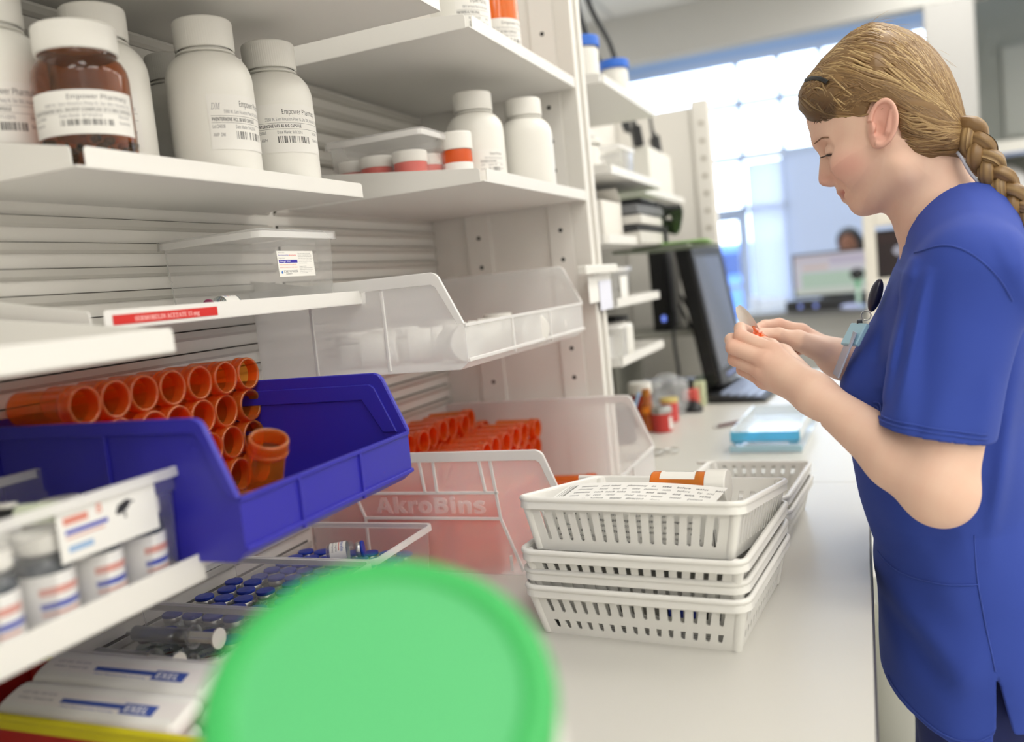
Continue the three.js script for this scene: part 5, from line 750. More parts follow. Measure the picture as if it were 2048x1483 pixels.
// fingers: each a chain of joints
const HAND_L = { mcp: [[-0.112, 1.215, -1.165], [-0.122, 1.205, -1.156], [-0.128, 1.190, -1.160], [-0.128, 1.175, -1.174]], fingers: [
  [[-0.112, 1.215, -1.165], [-0.1535, 1.236, -1.178], [-0.1555, 1.2445, -1.198], [-0.148, 1.240, -1.214]], [[-0.122, 1.205, -1.156], [-0.163, 1.2225, -1.171], [-0.168, 1.2305, -1.195], [-0.161, 1.2315, -1.216]],
  [[-0.128, 1.190, -1.160], [-0.1635, 1.2055, -1.181], [-0.1665, 1.2135, -1.203], [-0.158, 1.2155, -1.220]], [[-0.128, 1.175, -1.174], [-0.1565, 1.1895, -1.196], [-0.1585, 1.197, -1.211], [-0.151, 1.200, -1.223]]], thumb: [[-0.082, 1.182, -1.165], [-0.104, 1.206, -1.198], [-0.120, 1.2165, -1.221], [-0.137, 1.2225, -1.2335]] };
const HAND_R = { mcp: [[-0.086, 1.226, -1.308], [-0.085, 1.218, -1.325], [-0.079, 1.208, -1.334], [-0.070, 1.200, -1.338]], fingers: [
  [[-0.086, 1.226, -1.308], [-0.115, 1.2385, -1.302], [-0.133, 1.2395, -1.288], [-0.1445, 1.2365, -1.270]], [[-0.085, 1.218, -1.325], [-0.117, 1.2285, -1.330], [-0.134, 1.228, -1.314], [-0.1455, 1.224, -1.296]],
  [[-0.079, 1.208, -1.334], [-0.109, 1.211, -1.340], [-0.115, 1.204, -1.320], [-0.107, 1.198, -1.300]], [[-0.070, 1.200, -1.338], [-0.096, 1.197, -1.345], [-0.1035, 1.191, -1.326], [-0.0965, 1.187, -1.309]]], thumb: [[-0.064, 1.200, -1.296], [-0.088, 1.217, -1.272], [-0.113, 1.2275, -1.262], [-0.136, 1.2315, -1.2565]] };
function handField(x, y, z, H, W, s) {
  if (Math.hypot(x - H.mcp[1][0], y - H.mcp[1][1], z - H.mcp[1][2]) > 0.17) return Math.hypot(x - H.mcp[1][0], y - H.mcp[1][1], z - H.mcp[1][2]) - 0.12;
  let d = 1e3;
  for (let i = 0; i < 4; i++) d = smin(d, dCone(x, y, z, [W[0] + (H.mcp[i][0] - W[0]) * 0.12, W[1] + (H.mcp[i][1] - W[1]) * 0.12, W[2] + (H.mcp[i][2] - W[2]) * 0.12], H.mcp[i], 0.0165, i === 3 ? 0.0098 : 0.0112), 0.012);
  d = smin(d, dCone(x, y, z, W, H.thumb[1], 0.0175, 0.0118), 0.014);
  let fg = 1e3; const R = [[0.0100, 0.0092, 0.0082, 0.0070], [0.0103, 0.0094, 0.0083, 0.0071], [0.0096, 0.0088, 0.0078, 0.0067], [0.0084, 0.0077, 0.0068, 0.0060]];
  H.fingers.forEach((F, i) => { let q = dCone(x, y, z, F[0], F[1], R[i][0], R[i][1]); q = smin(q, dCone(x, y, z, F[1], F[2], R[i][1], R[i][2]), 0.003); q = smin(q, dCone(x, y, z, F[2], F[3], R[i][2], R[i][3]), 0.003); fg = Math.min(fg, q) - 0; fg = i ? smin(fg, q, 0.0018) : q; });
  const T = H.thumb; let t = dCone(x, y, z, T[0], T[1], 0.0128, 0.0108); t = smin(t, dCone(x, y, z, T[1], T[2], 0.0108, 0.0098), 0.004); t = smin(t, dCone(x, y, z, T[2], T[3], 0.0098, 0.0078), 0.003);
  d = smin(d, fg, 0.006); return smin(d, t, 0.011);
}
function armField(x, y, z) {
  const mix = (a, b, t) => [a[0] + (b[0] - a[0]) * t, a[1] + (b[1] - a[1]) * t, a[2] + (b[2] - a[2]) * t];
  let d = dCone(x, y, z, LS, LE, 0.0455, 0.0385); const m = mix(LE, LW, 0.3);
  d = smin(d, dSph(x, y, z, [LE[0] + 0.006, LE[1] - 0.0125, LE[2]], 0.0315), 0.014);
  d = smin(d, dCone(x, y, z, LE, m, 0.0375, 0.0355), 0.016); d = smin(d, dCone(x, y, z, m, LW, 0.0355, 0.0215), 0.016);
  let q = dCone(x, y, z, RS, RE, 0.047, 0.041); const n = mix(RE, RW, 0.3); q = smin(q, dCone(x, y, z, RE, n, 0.038, 0.036), 0.02); q = smin(q, dCone(x, y, z, n, RW, 0.036, 0.0215), 0.016);
  d = Math.min(d, q); d = smin(d, handField(x, y, z, HAND_L, LW), 0.022); return smin(d, handField(x, y, z, HAND_R, RW), 0.026);
}
function shirtCore(x, y, z) { // torso and sleeves as one solid, before the openings are cut
  const zs = z - Z0, az = Math.abs(zs);
  let d = torsoIn(x, y, zs, wTorso(y));
  d = smin(d, dEll(x, y, az, [0.034, 1.128, 0.058], [0.068, 0.07, 0.058]), 0.03);
  d = smin(d, dCone(x, y, az, [0.118, 1.345, 0.05], [0.114, 1.293, 0.155], 0.05, 0.056), 0.05);
  return d;
}
const S1 = [0.114, 1.285, -1.108], S2 = [0.059, 1.10, -1.062], S12 = (S2[0] - S1[0]) ** 2 + (S2[1] - S1[1]) ** 2 + (S2[2] - S1[2]) ** 2;
function sleeveL(x, y, z) { // flattened tapered tube
  const t = ((x - S1[0]) * (S2[0] - S1[0]) + (y - S1[1]) * (S2[1] - S1[1]) + (z - S1[2]) * (S2[2] - S1[2])) / S12, u = Math.max(0, Math.min(1.2, t));
  return Math.hypot(x - S1[0] - (S2[0] - S1[0]) * u, y - S1[1] - (S2[1] - S1[1]) * u, (z - S1[2] - (S2[2] - S1[2]) * u) * 1.12) - (0.0545 + 0.0065 * Math.min(1, u));
}
const fold = (x, y, z, a, b, r, k) => { const bx_ = b[0] - a[0], by = b[1] - a[1], px = x - a[0], py = y - a[1], t = Math.max(0, Math.min(1, (px * bx_ + py * by) / (bx_ * bx_ + by * by))), q = Math.hypot(px - bx_ * t, py - by * t) / r; return k * Math.exp(-q * q) * Math.sin(Math.PI * (0.12 + 0.76 * t)); };
function shirtFolds(x, y, z) {
  if (z < Z0 - 0.05) return 0.0012 * Math.sin(y * 40 + x * 25);
  let f = 0;
  f += fold(x, y, z, [0.052, 1.312], [0.013, 1.165], 0.007, 0.009); f += fold(x, y, z, [0.040, 1.30], [0.020, 1.20], 0.006, 0.007); f -= fold(x, y, z, [0.046, 1.29], [0.012, 1.20], 0.006, 0.006); f += fold(x, y, z, [0.066, 1.30], [0.024, 1.15], 0.006, 0.006);
  f += fold(x, y, z, [0.058, 1.29], [0.030, 1.13], 0.01, 0.005); f -= fold(x, y, z, [0.070, 1.27], [0.042, 1.12], 0.012, 0.0025);
  f += fold(x, y, z, [0.10, 1.22], [0.055, 1.135], 0.014, 0.0025); f -= fold(x, y, z, [0.112, 1.19], [0.07, 1.12], 0.014, 0.0028); f += fold(x, y, z, [0.122, 1.19], [0.105, 1.11], 0.01, 0.003);
  f += fold(x, y, z, [0.15, 1.33], [0.165, 1.24], 0.01, 0.005); f += fold(x, y, z, [0.135, 1.33], [0.15, 1.27], 0.008, 0.003); f += fold(x, y, z, [0.165, 1.20], [0.125, 1.0], 0.012, 0.006); f += fold(x, y, z, [0.15, 1.12], [0.118, 0.96], 0.01, 0.004);
  f += fold(x, y, z, [0.0, 0.91], [0.075, 0.83], 0.02, 0.006); f -= fold(x, y, z, [0.0, 0.88], [0.06, 0.81], 0.016, 0.005); f += fold(x, y, z, [0.03, 0.97], [0.085, 0.90], 0.022, 0.004); f += fold(x, y, z, [0.11, 0.86], [0.06, 0.80], 0.016, 0.003); f += fold(x, y, z, [0.0, 1.02], [0.05, 0.96], 0.02, 0.004);
  f += 0.0012 * Math.sin(x * 55 + y * 28 + z * 30) * Math.sin(y * 33 - x * 20);
  return f;
}
const hemY = (x) => { const t = (x + 0.012) / 0.117; return x < 0.108 ? 0.7565 + 0.012 * (1 - Math.min(1, Math.abs(t - 0.75) * 1.3)) * -1 + 0.008 * Math.max(0, 1 - t * 2.2) : 0.765; };
function shirtField(x, y, z) {
  const fo = shirtFolds(x, y, z), tor = shirtCore(x, y, z) - fo, sv = sleeveL(x, y, z) - fo;
  if (Math.min(tor, sv) > 0.06) return Math.min(tor, sv, dCone(x, y, z, [0.114, 1.285, -1.432], [0.09, 1.11, -1.468], 0.057, 0.062));
  let sl = smax(sv, (x - 0.06) * -0.2 + (y - 1.1225) * -0.98, 0.003);
  sl = smax(sl, -Math.max(sv + 0.0075, y - 1.15), 0.004);
  let d = smin(tor, sl, y > 1.2 ? 0.03 : 0.03 * Math.max(0.05, (y - 1.13) / 0.07));
  d = smin(d, Math.max(dCone(x, y, z, [0.114, 1.285, -1.432], [0.09, 1.11, -1.468], 0.057, 0.062), 1.115 - y), 0.02);
  // neck opening: an oval that dips to a V at the front
  const nx = x - 0.088, nn = Math.hypot(nx * 0.9, (z - Z0)); const ny = 1.343 + (x - 0.066) * 0.70 - 0.0 * nn;
  d = smax(d, -Math.max(ny - y < 0 ? -(y - ny) : (ny - y), Math.hypot(nx * 0.80, z - Z0) - 0.0665), 0.003);
  if (z > Z0 + 0.05) d = smax(d, -Math.max(Math.abs(x - 0.1165 - (0.832 - y) * 0.06) - (0.832 - y) * 0.13, y - 0.832), 0.001);
  d = smax(d, hemY(x) - y, 0.003);
  return d;
}
function bodyField(x, y, z) {
  let d = 1e3;
  if (y > 1.25) d = headField(x, y, z);
  const a = armField(x, y, z); d = y > 1.25 ? smin(d, a, 0.012) : a;
  const t = torsoIn(x, y, z - Z0, wTorso(y) - 0.02, 0.018) ; return smin(d, Math.max(t, y - 1.345, 0.97 - y), 0.012);
}
const person = thing('person', 'person with a blond braid in blue scrubs reading a label held in both hands', 'person');
{
  const skinM = new THREE.MeshPhysicalMaterial({ vertexColors: true, roughness: 0.52, sheen: 0.15, sheenColor: new THREE.Color('#ffd9c8') });
  const dense = (g) => { const p = g.attributes.position, c = new Float32Array(p.count * 3), A = new THREE.Color('#f0cbb4'), B = new THREE.Color();
    const mixc = (col, t) => B.lerp(col, Math.max(0, Math.min(1, t)));
    const pink = new THREE.Color('#e08a80'), lip = new THREE.Color('#b85f5a'), earC = new THREE.Color('#e39a8c'), knu = new THREE.Color('#e6a68f'), lash = new THREE.Color('#4a352c');
    for (let i = 0; i < p.count; i++) { const x = p.getX(i), y = p.getY(i), z = p.getZ(i), az = Math.abs(z - Z0); B.copy(A);
      const n = noz(x * 2.2, y * 2.2, z * 2.2) * 0.5 + noz(x * 9, y * 9, z * 9) * 0.25; mixc(knu, 0.10 + 0.1 * n);
      if (y > 1.3) { mixc(pink, 0.42 * Math.exp(-(((x + 0.010) / 0.026) ** 2 + ((y - 1.440) / 0.02) ** 2)) * (az > 0.015 ? 1 : 0.4)); mixc(pink, 0.35 * Math.exp(-(((x + 0.042) / 0.010) ** 2 + ((y - 1.429) / 0.012) ** 2)));
        const l = Math.exp(-(((x + 0.0155) / 0.009) ** 2 + ((y - 1.4075) / 0.0062) ** 4)) * (az < 0.021 && x < -0.004 ? 1 : 0); mixc(lip, l * 0.85);
        mixc(earC, 0.6 * Math.max(0, Math.min(1, (az - 0.07) / 0.006)) * Math.max(0, Math.min(1, 1.6 - Math.hypot((x - 0.0325) / 0.019, (y - 1.483) / 0.032))) ); mixc(lash, 0.55 * Math.exp(-(((y - (1.4588 + (x + 0.033) * -0.22)) / 0.0012) ** 2)) * (x > -0.041 && x < -0.026 && az > 0.02 && az < 0.046 ? 1 : 0)); }
      for (const H of [HAND_L, HAND_R]) for (const q of [...H.fingers.map(f => f[1]), ...H.fingers.map(f => f[3]), ...H.mcp]) { const dd = Math.hypot(x - q[0], y - q[1], z - q[2]); if (dd < 0.03) mixc(knu, 0.55 * Math.exp(-((dd / 0.014) ** 2))); }
      c[i * 3] = B.r; c[i * 3 + 1] = B.g; c[i * 3 + 2] = B.b; }
    g.setAttribute('color', new THREE.BufferAttribute(c, 3)); return g; };
  const low = (x, y, z) => Math.max(bodyField(x, y, z), y - 1.353, -0.058 - x), head = (x, y, z) => Math.max(bodyField(x, y, z), 1.337 - y), hands = (x, y, z) => Math.max(armField(x, y, z), x + 0.038);
  const body = part('body', dense(merge([surfaceNets(low, [-0.075, 0.74, -1.55], [0.26, 1.36, -0.985], 0.003, bodyField), surfaceNets(head, [-0.07, 1.32, -1.39], [0.19, 1.63, -1.15], 0.0015, bodyField), surfaceNets(hands, [-0.185, 1.13, -1.38], [-0.028, 1.27, -1.07], 0.0015, armField)])), skinM, person, 'skin');
  // shirt
  const weave = noiseTex(128, (i, j) => 0.5 + 0.22 * Math.sin((i + j) * Math.PI / 4) + 0.14 * (((i * 7919 + j * 104729) % 97) / 97 - 0.5)); weave.repeat.set(90, 90);
  const cloth = (c) => phys(c, 0.85, { bumpMap: weave, bumpScale: 0.0002, sheen: 0.35, sheenColor: new THREE.Color('#8fa2e6'), sheenRoughness: 0.6 });
  const shirtM = cloth('#3049a6');
  const shirt = part('scrub_top', surfaceNets(shirtField, [-0.07, 0.735, -1.56], [0.27, 1.42, -0.97], 0.003), shirtM, person, 'blue scrub top with short sleeves');
  // raised seams laid on the cloth
  const onCloth = (x, y, z1 = -0.97) => { let z = z1; for (let i = 0; i < 240; i++) { const d = shirtField(x, y, z); if (d < 0.0004) break; z -= Math.max(0.0008, d * 0.7); } return [x, y, z + 0.0002]; };
  const seam = (pts, r = 0.0011, m = shirtM, n = 40) => { const c = new THREE.CatmullRomCurve3(pts.map(p => V(p[0], p[1], 0))).getPoints(n).map(p => V(...onCloth(p.x, p.y))); return new THREE.TubeGeometry(new THREE.CatmullRomCurve3(c), n * 2, r, 6); };
  const stitchM = cloth('#3b55b6');
  part('seam', seam([[0.057, 1.323], [0.083, 1.328], [0.100, 1.322], [0.118, 1.306], [0.135, 1.283], [0.145, 1.262]]), stitchM, shirt, 'shoulder seam');
  part('seam', seam([[0.003, 1.1455], [0.04, 1.14], [0.08, 1.132], [0.112, 1.1245]]), stitchM, shirt, 'upper stitch line of the sleeve hem'); part('seam', seam([[0.003, 1.1408], [0.04, 1.1352], [0.08, 1.1272], [0.112, 1.1198]]), stitchM, shirt, 'lower stitch line of the sleeve hem');
  part('seam', seam([[-0.003, 0.932], [0.02, 0.9265], [0.06, 0.927], [0.104, 0.93]]), stitchM, shirt, 'pocket edge'); part('seam', seam([[0.104, 0.985], [0.1035, 0.94], [0.107, 0.90], [0.115, 0.835]]), stitchM, shirt, 'side seam'); part('seam', seam([[0.0, 0.772], [0.03, 0.760], [0.06, 0.754], [0.09, 0.756], [0.106, 0.764]]), stitchM, shirt, 'hem stitch line');
  // trousers and shoes
  const legs = (x, y, z) => { const az = Math.abs(z - Z0); let d = dEll(x, y, z, [0.108, 0.82, Z0], [0.088, 0.14, 0.135]); d = smin(d, dCone(x, y, az, [0.108, 0.80, 0.075], [0.10, 0.46, 0.085], 0.078, 0.066), 0.04); d = smin(d, dCone(x, y, az, [0.10, 0.46, 0.085], [0.115, 0.07, 0.09], 0.068, 0.06), 0.03); d += 0.002 * Math.sin(y * 30 + x * 20); return Math.max(d, 0.045 - y); };
  part('trousers', surfaceNets(legs, [-0.06, 0.02, -1.5], [0.27, 1.0, -1.04], 0.006), cloth('#1f2a63'), person, 'dark blue scrub trousers');
  for (const s of [-1, 1]) part('shoe', surfaceNets((x, y, z) => { const q = z - (Z0 + s * 0.09); let d = dCone(x, y, q, [0.14, 0.04, 0], [-0.05, 0.025, 0], 0.042, 0.036); d = smin(d, dEll(x, y, q, [0.12, 0.055, 0], [0.05, 0.045, 0.04]), 0.02); return Math.max(d, -y); }, [-0.11, -0.01, Z0 + s * 0.09 - 0.06], [0.2, 0.11, Z0 + s * 0.09 + 0.06], 0.005), M.white, person, 'white shoe');
  // hair: a cap with combed locks and a braid
  const hairField = (x, y, zw) => { const z = zw - Z0; let d = hairIn(x, y, z); d = smax(d, lineSD(x, y), 0.006); const g = 0.0011 * Math.sin(70 * (y + 0.55 * x) + 9 * Math.sin(22 * x + 3) + 40 * z) + 0.0007 * Math.sin(190 * (y + 0.5 * x) + 60 * z); return d - g; };
  const hairM = new THREE.MeshPhysicalMaterial({ vertexColors: true, roughness: 0.42, anisotropy: 0.3 });
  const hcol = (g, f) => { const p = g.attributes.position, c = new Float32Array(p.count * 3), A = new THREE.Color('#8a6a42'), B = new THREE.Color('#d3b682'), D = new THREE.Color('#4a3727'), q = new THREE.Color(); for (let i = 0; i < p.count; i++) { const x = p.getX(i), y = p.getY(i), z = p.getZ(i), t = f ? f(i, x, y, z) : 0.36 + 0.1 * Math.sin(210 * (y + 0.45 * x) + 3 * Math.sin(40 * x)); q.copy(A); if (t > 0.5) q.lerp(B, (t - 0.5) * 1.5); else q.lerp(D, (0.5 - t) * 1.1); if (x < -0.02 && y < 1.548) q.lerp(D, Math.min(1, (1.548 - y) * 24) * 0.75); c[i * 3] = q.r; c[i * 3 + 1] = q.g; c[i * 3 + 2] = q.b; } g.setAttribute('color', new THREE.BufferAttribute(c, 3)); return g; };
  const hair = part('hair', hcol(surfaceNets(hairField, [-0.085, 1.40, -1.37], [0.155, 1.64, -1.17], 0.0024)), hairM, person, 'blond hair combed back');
  // locks: swept from the forehead and crown back to the root of the braid, riding on the cap
  const gradH = (x, y, z) => { const e = 0.002, a = hairIn(x + e, y, z - Z0) - hairIn(x - e, y, z - Z0), b = hairIn(x, y + e, z - Z0) - hairIn(x, y - e, z - Z0), c = hairIn(x, y, z + e - Z0) - hairIn(x, y, z - e - Z0), L = Math.hypot(a, b, c) || 1; return [a / L, b / L, c / L]; };
  const strands = [], root = [0.1335, 1.459], lerp = (a, b, t) => a + (b - a) * t;
  // each lock: three guide points in profile and how far it stands to the side (share of the cap's half width), then the braid root
  const lock = (P, side, tone, r0) => {
    const c0 = new THREE.CatmullRomCurve3(P.map(p => V(p[0], p[1], p[2]))), pts = [], n = 16;
    for (let j = 0; j <= n; j++) { const q = c0.getPoint(j / n); let X = q.x, Y = q.y, Zz = Z0 + Math.max(0.002, q.z); for (let k = 0; k < 7; k++) { const g = gradH(X, Y, Zz), m = hairIn(X, Y, Zz - Z0) - 0.0004; X -= g[0] * m; Y -= g[1] * m; Zz -= g[2] * m; } if (lineSD(X, Y) > 0.003) { if (j < 4) continue; break; } pts.push(V(X, Y, Z0 + (Zz - Z0) * side)); }
    if (pts.length < 5) return; const c = new THREE.CatmullRomCurve3(pts), S = 24, g = new THREE.TubeGeometry(c, S, r0, 5), p = g.attributes.position;
    for (let s = 0; s <= S; s++) { const cp = c.getPointAt(s / S), k2 = Math.min(1, 0.2 + Math.sin(Math.PI * s / S) * 1.4); for (let a = 0; a <= 5; a++) { const i = s * 6 + a; p.setXYZ(i, cp.x + (p.getX(i) - cp.x) * k2, cp.y + (p.getY(i) - cp.y) * k2, cp.z + (p.getZ(i) - cp.z) * k2); } }
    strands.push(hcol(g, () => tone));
  };
  const R3 = () => [root[0] + rr(-0.004, 0.001), root[1] + rr(-0.012, 0.012), 0.018 + rr(0, 0.022)];
  for (let k = 0; k < 560; k++) { const th = 0.1 + rnd() * 2.45, rad = rr(0.85, 1.0), sx = 0.035 - 0.1 * Math.cos(th) * rad, sy = 1.523 + 0.097 * Math.sin(th) * rad, sz = rr(0.002, 0.055) * (sx < -0.03 ? 0.7 : 1), e = R3(), side = k % 6 ? 1 : -1, drop = rr(-0.012, 0.03) + (th > 1.2 ? 0 : 0.006), far = rr(0.5, 1), zm = rr(0.012, 0.074);
    lock([[sx, sy, sz], [lerp(sx, e[0], 0.3), lerp(sy, e[1], 0.16) + 0.004 - drop * 0.6, lerp(sz, zm, 0.6)], [lerp(sx, e[0], 0.66), lerp(sy, e[1], 0.52) - drop * far, zm], e], side, rr(0.2, 0.98), rr(0.0007, 0.0017)); }
  for (let k = 0; k < 150; k++) { const t = rnd(), sx = lerp(-0.0615, -0.008, t), sy = lerp(1.5235, 1.4825, Math.pow(t, 0.85)) + 0.0025, sz = lerp(0.02, 0.062, t) * rr(0.7, 1), e = R3(); // dark front locks swept over the temple and the ear
    lock([[sx, sy, sz], [lerp(sx, 0.02, 0.45) , sy + lerp(0.026, 0.018, t) * rr(0.8, 1.2), lerp(sz, 0.07, 0.5)], [0.03, 1.519 + rr(-0.002, 0.014), 0.076], [0.075, 1.493 + rr(-0.012, 0.012), 0.072], e], k % 5 ? 1 : -1, rr(0.05, 0.6), rr(0.0007, 0.0016)); }
  for (let k = 0; k < 170; k++) { const t = rnd(), Lq = [[0.052, 1.502], [0.053, 1.478], [0.052, 1.46], [0.06, 1.437], [0.078, 1.434], [0.1, 1.438]], q = t * 4.999, i = Math.floor(q), sx = lerp(Lq[i][0], Lq[i + 1][0], q - i), sy = lerp(Lq[i][1], Lq[i + 1][1], q - i), e = R3(); // behind the ear and along the nape
    lock([[sx + 0.001, sy + rr(0.001, 0.006), 0.07], [lerp(sx, e[0], 0.45), lerp(sy, e[1], 0.4) - rr(0, 0.012) * (i < 3 ? 1 : 0.2), 0.066], e], k % 5 ? 1 : -1, rr(0.1, 0.85), rr(0.0007, 0.0017)); }
  const lk = part('locks', merge(strands), hairM, hair, 'fine swept strands'); lk.userData.kind = 'stuff';
  // stray fine hairs standing off the crown
  const fly = []; for (let k = 0; k < 22; k++) { const a = rr(0.5, 2.6); let x = 0.033 - 0.1 * Math.cos(a), y = 1.522 + 0.096 * Math.sin(a), z = Z0 + rr(-0.02, 0.03); for (let q = 0; q < 8; q++) { const g = gradH(x, y, z), m = hairIn(x, y, z - Z0); x -= g[0] * m; y -= g[1] * m; z -= g[2] * m; } const g = gradH(x, y, z), L = rr(0.012, 0.03), o = rr(0.15, 0.45); fly.push(tube([[x - g[0] * 0.001, y - g[1] * 0.001, z], [x + g[0] * L * o * 0.6 + g[1] * L * 0.35, y + g[1] * L * o * 0.6 - g[0] * L * 0.35, z], [x + g[0] * L * o + g[1] * L, y + g[1] * L * o - g[0] * L, z + rr(-0.004, 0.004)]], 0.00014, 10, 4)); }
  const fl = part('stray_hairs', fly.map(g => hcol(g, () => 0.9)), hairM, hair); fl.userData.kind = 'stuff';
  const BR = new THREE.CatmullRomCurve3([V(0.124, 1.474, Z0 + 0.034), V(0.133, 1.456, Z0 + 0.042), V(0.141, 1.432, Z0 + 0.05), V(0.154, 1.405, Z0 + 0.055), V(0.167, 1.382, Z0 + 0.056), V(0.18, 1.360, Z0 + 0.055), V(0.196, 1.335, Z0 + 0.052), V(0.212, 1.30, Z0 + 0.048), V(0.222, 1.25, Z0 + 0.045), V(0.222, 1.19, Z0 + 0.045)]);
  for (let s = 0; s < 3; s++) { const pts = [], N = 120, turns = 4.2; for (let i = 0; i <= N; i++) { const t = i / N, c = BR.getPointAt(t), tan = BR.getTangentAt(t), side = new THREE.Vector3(tan.y, -tan.x, 0).normalize().negate(), ph = t * turns * Math.PI * 2 + s * Math.PI * 2 / 3, w = 0.0105 * (1 - 0.3 * t); pts.push(c.clone().addScaledVector(side, Math.sin(ph) * w).add(V(0, 0, Math.sin(ph * 2) * 0.0062))); }
    const cv = new THREE.CatmullRomCurve3(pts), g = new THREE.TubeGeometry(cv, 260, 0.0098, 16), p = g.attributes.position; for (let i = 0; i <= 260; i++) { const c = cv.getPointAt(i / 260), k = 1 - 0.35 * (i / 260); for (let a = 0; a <= 16; a++) { const q = i * 17 + a, gr = k * (1 + 0.09 * Math.sin(a * 2.3 + i * 0.05) + 0.05 * Math.sin(a * 4.1 - i * 0.11)); p.setXYZ(q, c.x + (p.getX(q) - c.x) * gr, c.y + (p.getY(q) - c.y) * gr, c.z + (p.getZ(q) - c.z) * gr); } }
    g.computeVertexNormals(); hcol(g, (i) => 0.42 + 0.3 * Math.sin((i % 17) * 2.9 + s * 2) + 0.1 * Math.sin((i % 17) * 7.1 + Math.floor(i / 17) * 0.03)); const bp = part('braid', g, hairM, hair, 'strand of the braid'); void bp; }
  // clip, brow, lashes, neck strap, badge
  const onSkin = (x, y, f, z1) => { let z = z1; for (let i = 0; i < 200; i++) { const d = f(x, y, z); if (d < 0.0003) break; z -= Math.max(0.0006, d * 0.7); } return V(x, y, z + 0.0004); };
  const clipPts = [[-0.054, 1.5585], [-0.046, 1.557], [-0.036, 1.552], [-0.026, 1.5435]].map(p => onSkin(p[0], p[1], (x, y, z) => hairIn(x, y, z - Z0), -1.17).add(V(0, 0, 0.001))); part('hair_clip', new THREE.TubeGeometry(new THREE.CatmullRomCurve3(clipPts), 24, 0.0032, 8).toNonIndexed(), M.blackGloss, person, 'small black hair clip');
  const brow = [[-0.0492, 1.4782], [-0.0445, 1.4800], [-0.0375, 1.4808], [-0.0300, 1.4792]].map(p => onSkin(p[0], p[1], headField, -1.19)); part('eyebrow', new THREE.TubeGeometry(new THREE.CatmullRomCurve3(brow), 20, 0.0010, 6), std('#8e6b52', 0.8), person);
  const lashes = [[-0.0385, 1.4600], [-0.034, 1.4588], [-0.0285, 1.4575]].map(p => onSkin(p[0], p[1], headField, -1.19)); part('eyelashes', [new THREE.TubeGeometry(new THREE.CatmullRomCurve3(lashes), 16, 0.0008, 5), ...[...Array(9).keys()].map(i => { const c = new THREE.CatmullRomCurve3(lashes).getPointAt(i / 8); return tube([[c.x, c.y, c.z], [c.x - 0.003, c.y - 0.0012, c.z + 0.0012], [c.x - 0.0062, c.y - 0.0012, c.z + 0.0018]], 0.00022, 6, 4); })], std('#2c211d', 0.6), person).userData.kind = 'stuff';
  part('neck_strap', tube([[0.112, 1.447, -1.235], [0.119, 1.432, -1.219], [0.128, 1.411, -1.214], [0.138, 1.395, -1.213], [0.143, 1.386, -1.222]], 0.0022, 24, 6), std('#b9bccb', 0.5), person, 'pale neck strap');
  part('undershirt', (() => { const g = new THREE.TorusGeometry(0.054, 0.006, 10, 40, 2.4); g.rotateX(1.57).rotateY(-1.95 + Math.PI); return g.translate(0.098, 1.335, Z0); })(), std('#e9dada', 0.8), person, 'pale undershirt edge');
  const bd = V(-0.0215, -0.052, 0).normalize();
  part('badge_reel', new THREE.SphereGeometry(1, 24, 16).scale(0.008, 0.022, 0.013).rotateZ(-0.32).translate(0.0135, 1.272, -1.235), std('#1d1d33', 0.35), person, 'dark badge reel clipped to the top'); part('badge_ring', new THREE.TorusGeometry(0.006, 0.0008, 6, 20).translate(0.0005, 1.2475, -1.225), M.alu, person); part('badge_clip', bx(-0.011, -0.004, 1.231, 1.243, -1.228, -1.214, 0.002), M.darkGrey, person);
  part('name_badge', mv(bx(-0.0012, 0.0012, -0.062, 0, -0.024, 0.024, 0.0006), -0.0155, 1.229, -1.215, 0, 0.15, -0.42), std('#b7c0d6', 0.35), person, 'pale name badge hanging edge-on'); part('badge_holder', mv(bx(-0.0035, 0.0035, -0.02, 0.012, -0.017, 0.017, 0.002), -0.012, 1.228, -1.212, 0, 0.6, -0.6), std('#a9d2e6', 0.3), person, 'light blue badge holder'); void bd; void body;
}
{ // what the hands hold
  const v = thing('amber_vial', 'amber vial held between the fingers of the person in scrubs', 'vial', [-0.118, 1.205, -1.24]); v.quaternion.setFromUnitVectors(V(0, 1, 0), V(-0.74, 0.62, 0.1).normalize()); const [b, r] = vialGeo(0.0135, 0.045); part('tube', b, M.amber, v); part('mouth_ring', r, M.amber, v);
  const g = new THREE.PlaneGeometry(0.05, 0.018, 24, 8), p = g.attributes.position; for (let i = 0; i < p.count; i++) { const u = p.getX(i) / 0.052 + 0.5, w = Math.pow(Math.sin(Math.PI * Math.pow(u, 0.8) * 0.97 + 0.05), 0.8); p.setY(i, p.getY(i) * (0.15 + 0.85 * w)); p.setZ(i, 0.006 * Math.sin(Math.PI * u) + 0.05 * Math.pow(p.getY(i) / 0.05, 2) * 6); } g.computeVertexNormals();
  const back = g.clone(); back.translate(0, 0, -0.0004); const o = solo('sticker', [g, back], phys('#f6f1ea', 0.9, { side: THREE.DoubleSide, transmission: 0.45, thickness: 0 }), 'curled white sticker peeled off between the fingertips', 'sticker', [-0.1505, 1.2515, -1.247]); o.rotation.set(0.15, 0.1, -1.06);
}
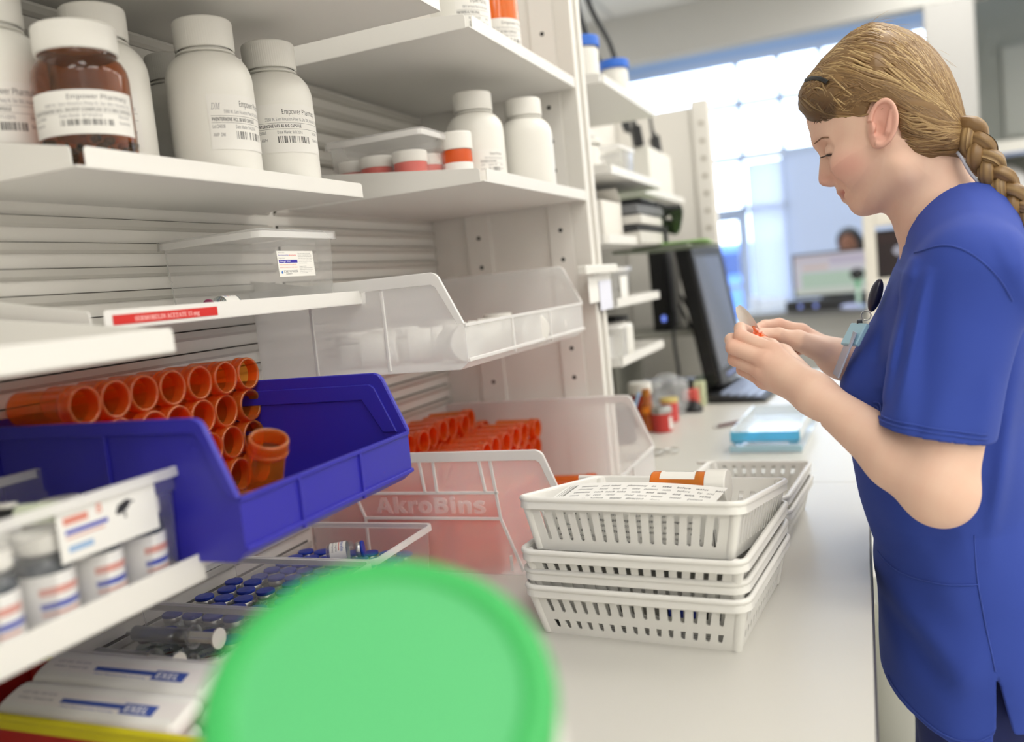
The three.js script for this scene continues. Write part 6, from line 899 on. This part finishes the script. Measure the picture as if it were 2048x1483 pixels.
/* ---------- the far person behind the wide monitor ---------- */
{
  const t = thing('person', 'far person with long dark hair seated behind the wide lit monitor', 'person', [-0.09, 0, -7.75]);
  const f = (x, y, z) => { let d = dEll(x, y, z, [0, 1.415, 0.01], [0.075, 0.105, 0.09]); d = smin(d, dCone(x, y, z, [0, 1.36, 0], [0, 1.27, -0.02], 0.05, 0.055), 0.03); d = smin(d, dEll(x, y, z, [0, 1.06, -0.03], [0.17, 0.24, 0.11]), 0.06); d = smin(d, dSph(x, y, z, [-0.015, 1.405, 0.1], 0.014), 0.02); for (const s of [-1, 1]) { d = smin(d, dCone(x, y, z, [s * 0.17, 1.2, -0.03], [s * 0.2, 0.95, 0.02], 0.055, 0.045), 0.05); d = smin(d, dCone(x, y, z, [s * 0.2, 0.95, 0.02], [s * 0.1, 0.97, 0.25], 0.042, 0.03), 0.03); } d = smin(d, dCone(x, y, z, [0, 0.85, -0.05], [0, 0.55, 0], 0.15, 0.16), 0.1); for (const s of [-1, 1]) { d = smin(d, dCone(x, y, z, [s * 0.1, 0.52, 0], [s * 0.1, 0.5, 0.36], 0.085, 0.06), 0.05); d = smin(d, dCone(x, y, z, [s * 0.1, 0.5, 0.36], [s * 0.1, 0.04, 0.36], 0.055, 0.04), 0.03); } return d; };
  const g = surfaceNets(f, [-0.3, 0, -0.25], [0.3, 1.56, 0.5], 0.012), p = g.attributes.position, c = new Float32Array(p.count * 3); for (let i = 0; i < p.count; i++) { const sk = p.getY(i) > 1.3 ? new THREE.Color('#a9765f') : new THREE.Color('#33364a'); c.set([sk.r, sk.g, sk.b], i * 3); } g.setAttribute('color', new THREE.BufferAttribute(c, 3));
  part('body', g, new THREE.MeshStandardMaterial({ vertexColors: true, roughness: 0.7 }), t);
  part('hair', surfaceNets((x, y, z) => { let d = dEll(x, y, z, [0, 1.435, -0.015], [0.098, 0.11, 0.105]); d = smin(d, dEll(x, y, z, [0.035, 1.31, -0.05], [0.11, 0.16, 0.07]), 0.05); return smax(d, -dEll(x, y, z, [-0.03, 1.39, 0.1], [0.06, 0.085, 0.08]), 0.02); }, [-0.16, 1.1, -0.18], [0.2, 1.58, 0.14], 0.01), std('#1f1714', 0.5), t, 'long dark hair');
  const ch = thing('office_chair', 'dark office chair the far person sits on', 'chair', [-0.09, 0, -7.78]); part('seat', bx(-0.22, 0.22, 0.4, 0.44, -0.22, 0.22, 0.02, 2), M.black, ch); part('backrest', bx(-0.2, 0.2, 0.55, 1.0, -0.24, -0.2, 0.02, 2), M.black, ch); part('post', cyl(0.03, 0.03, 0.34, 16).translate(0, 0.23, 0), M.darkGrey, ch); part('base', [0, 1, 2, 3, 4].map(i => mv(bx(0, 0.28, 0.03, 0.06, -0.02, 0.02, 0.004), 0, 0, 0, 0, i * 1.2566)), M.darkGrey, ch);
}
renderer.render(scene, camera);
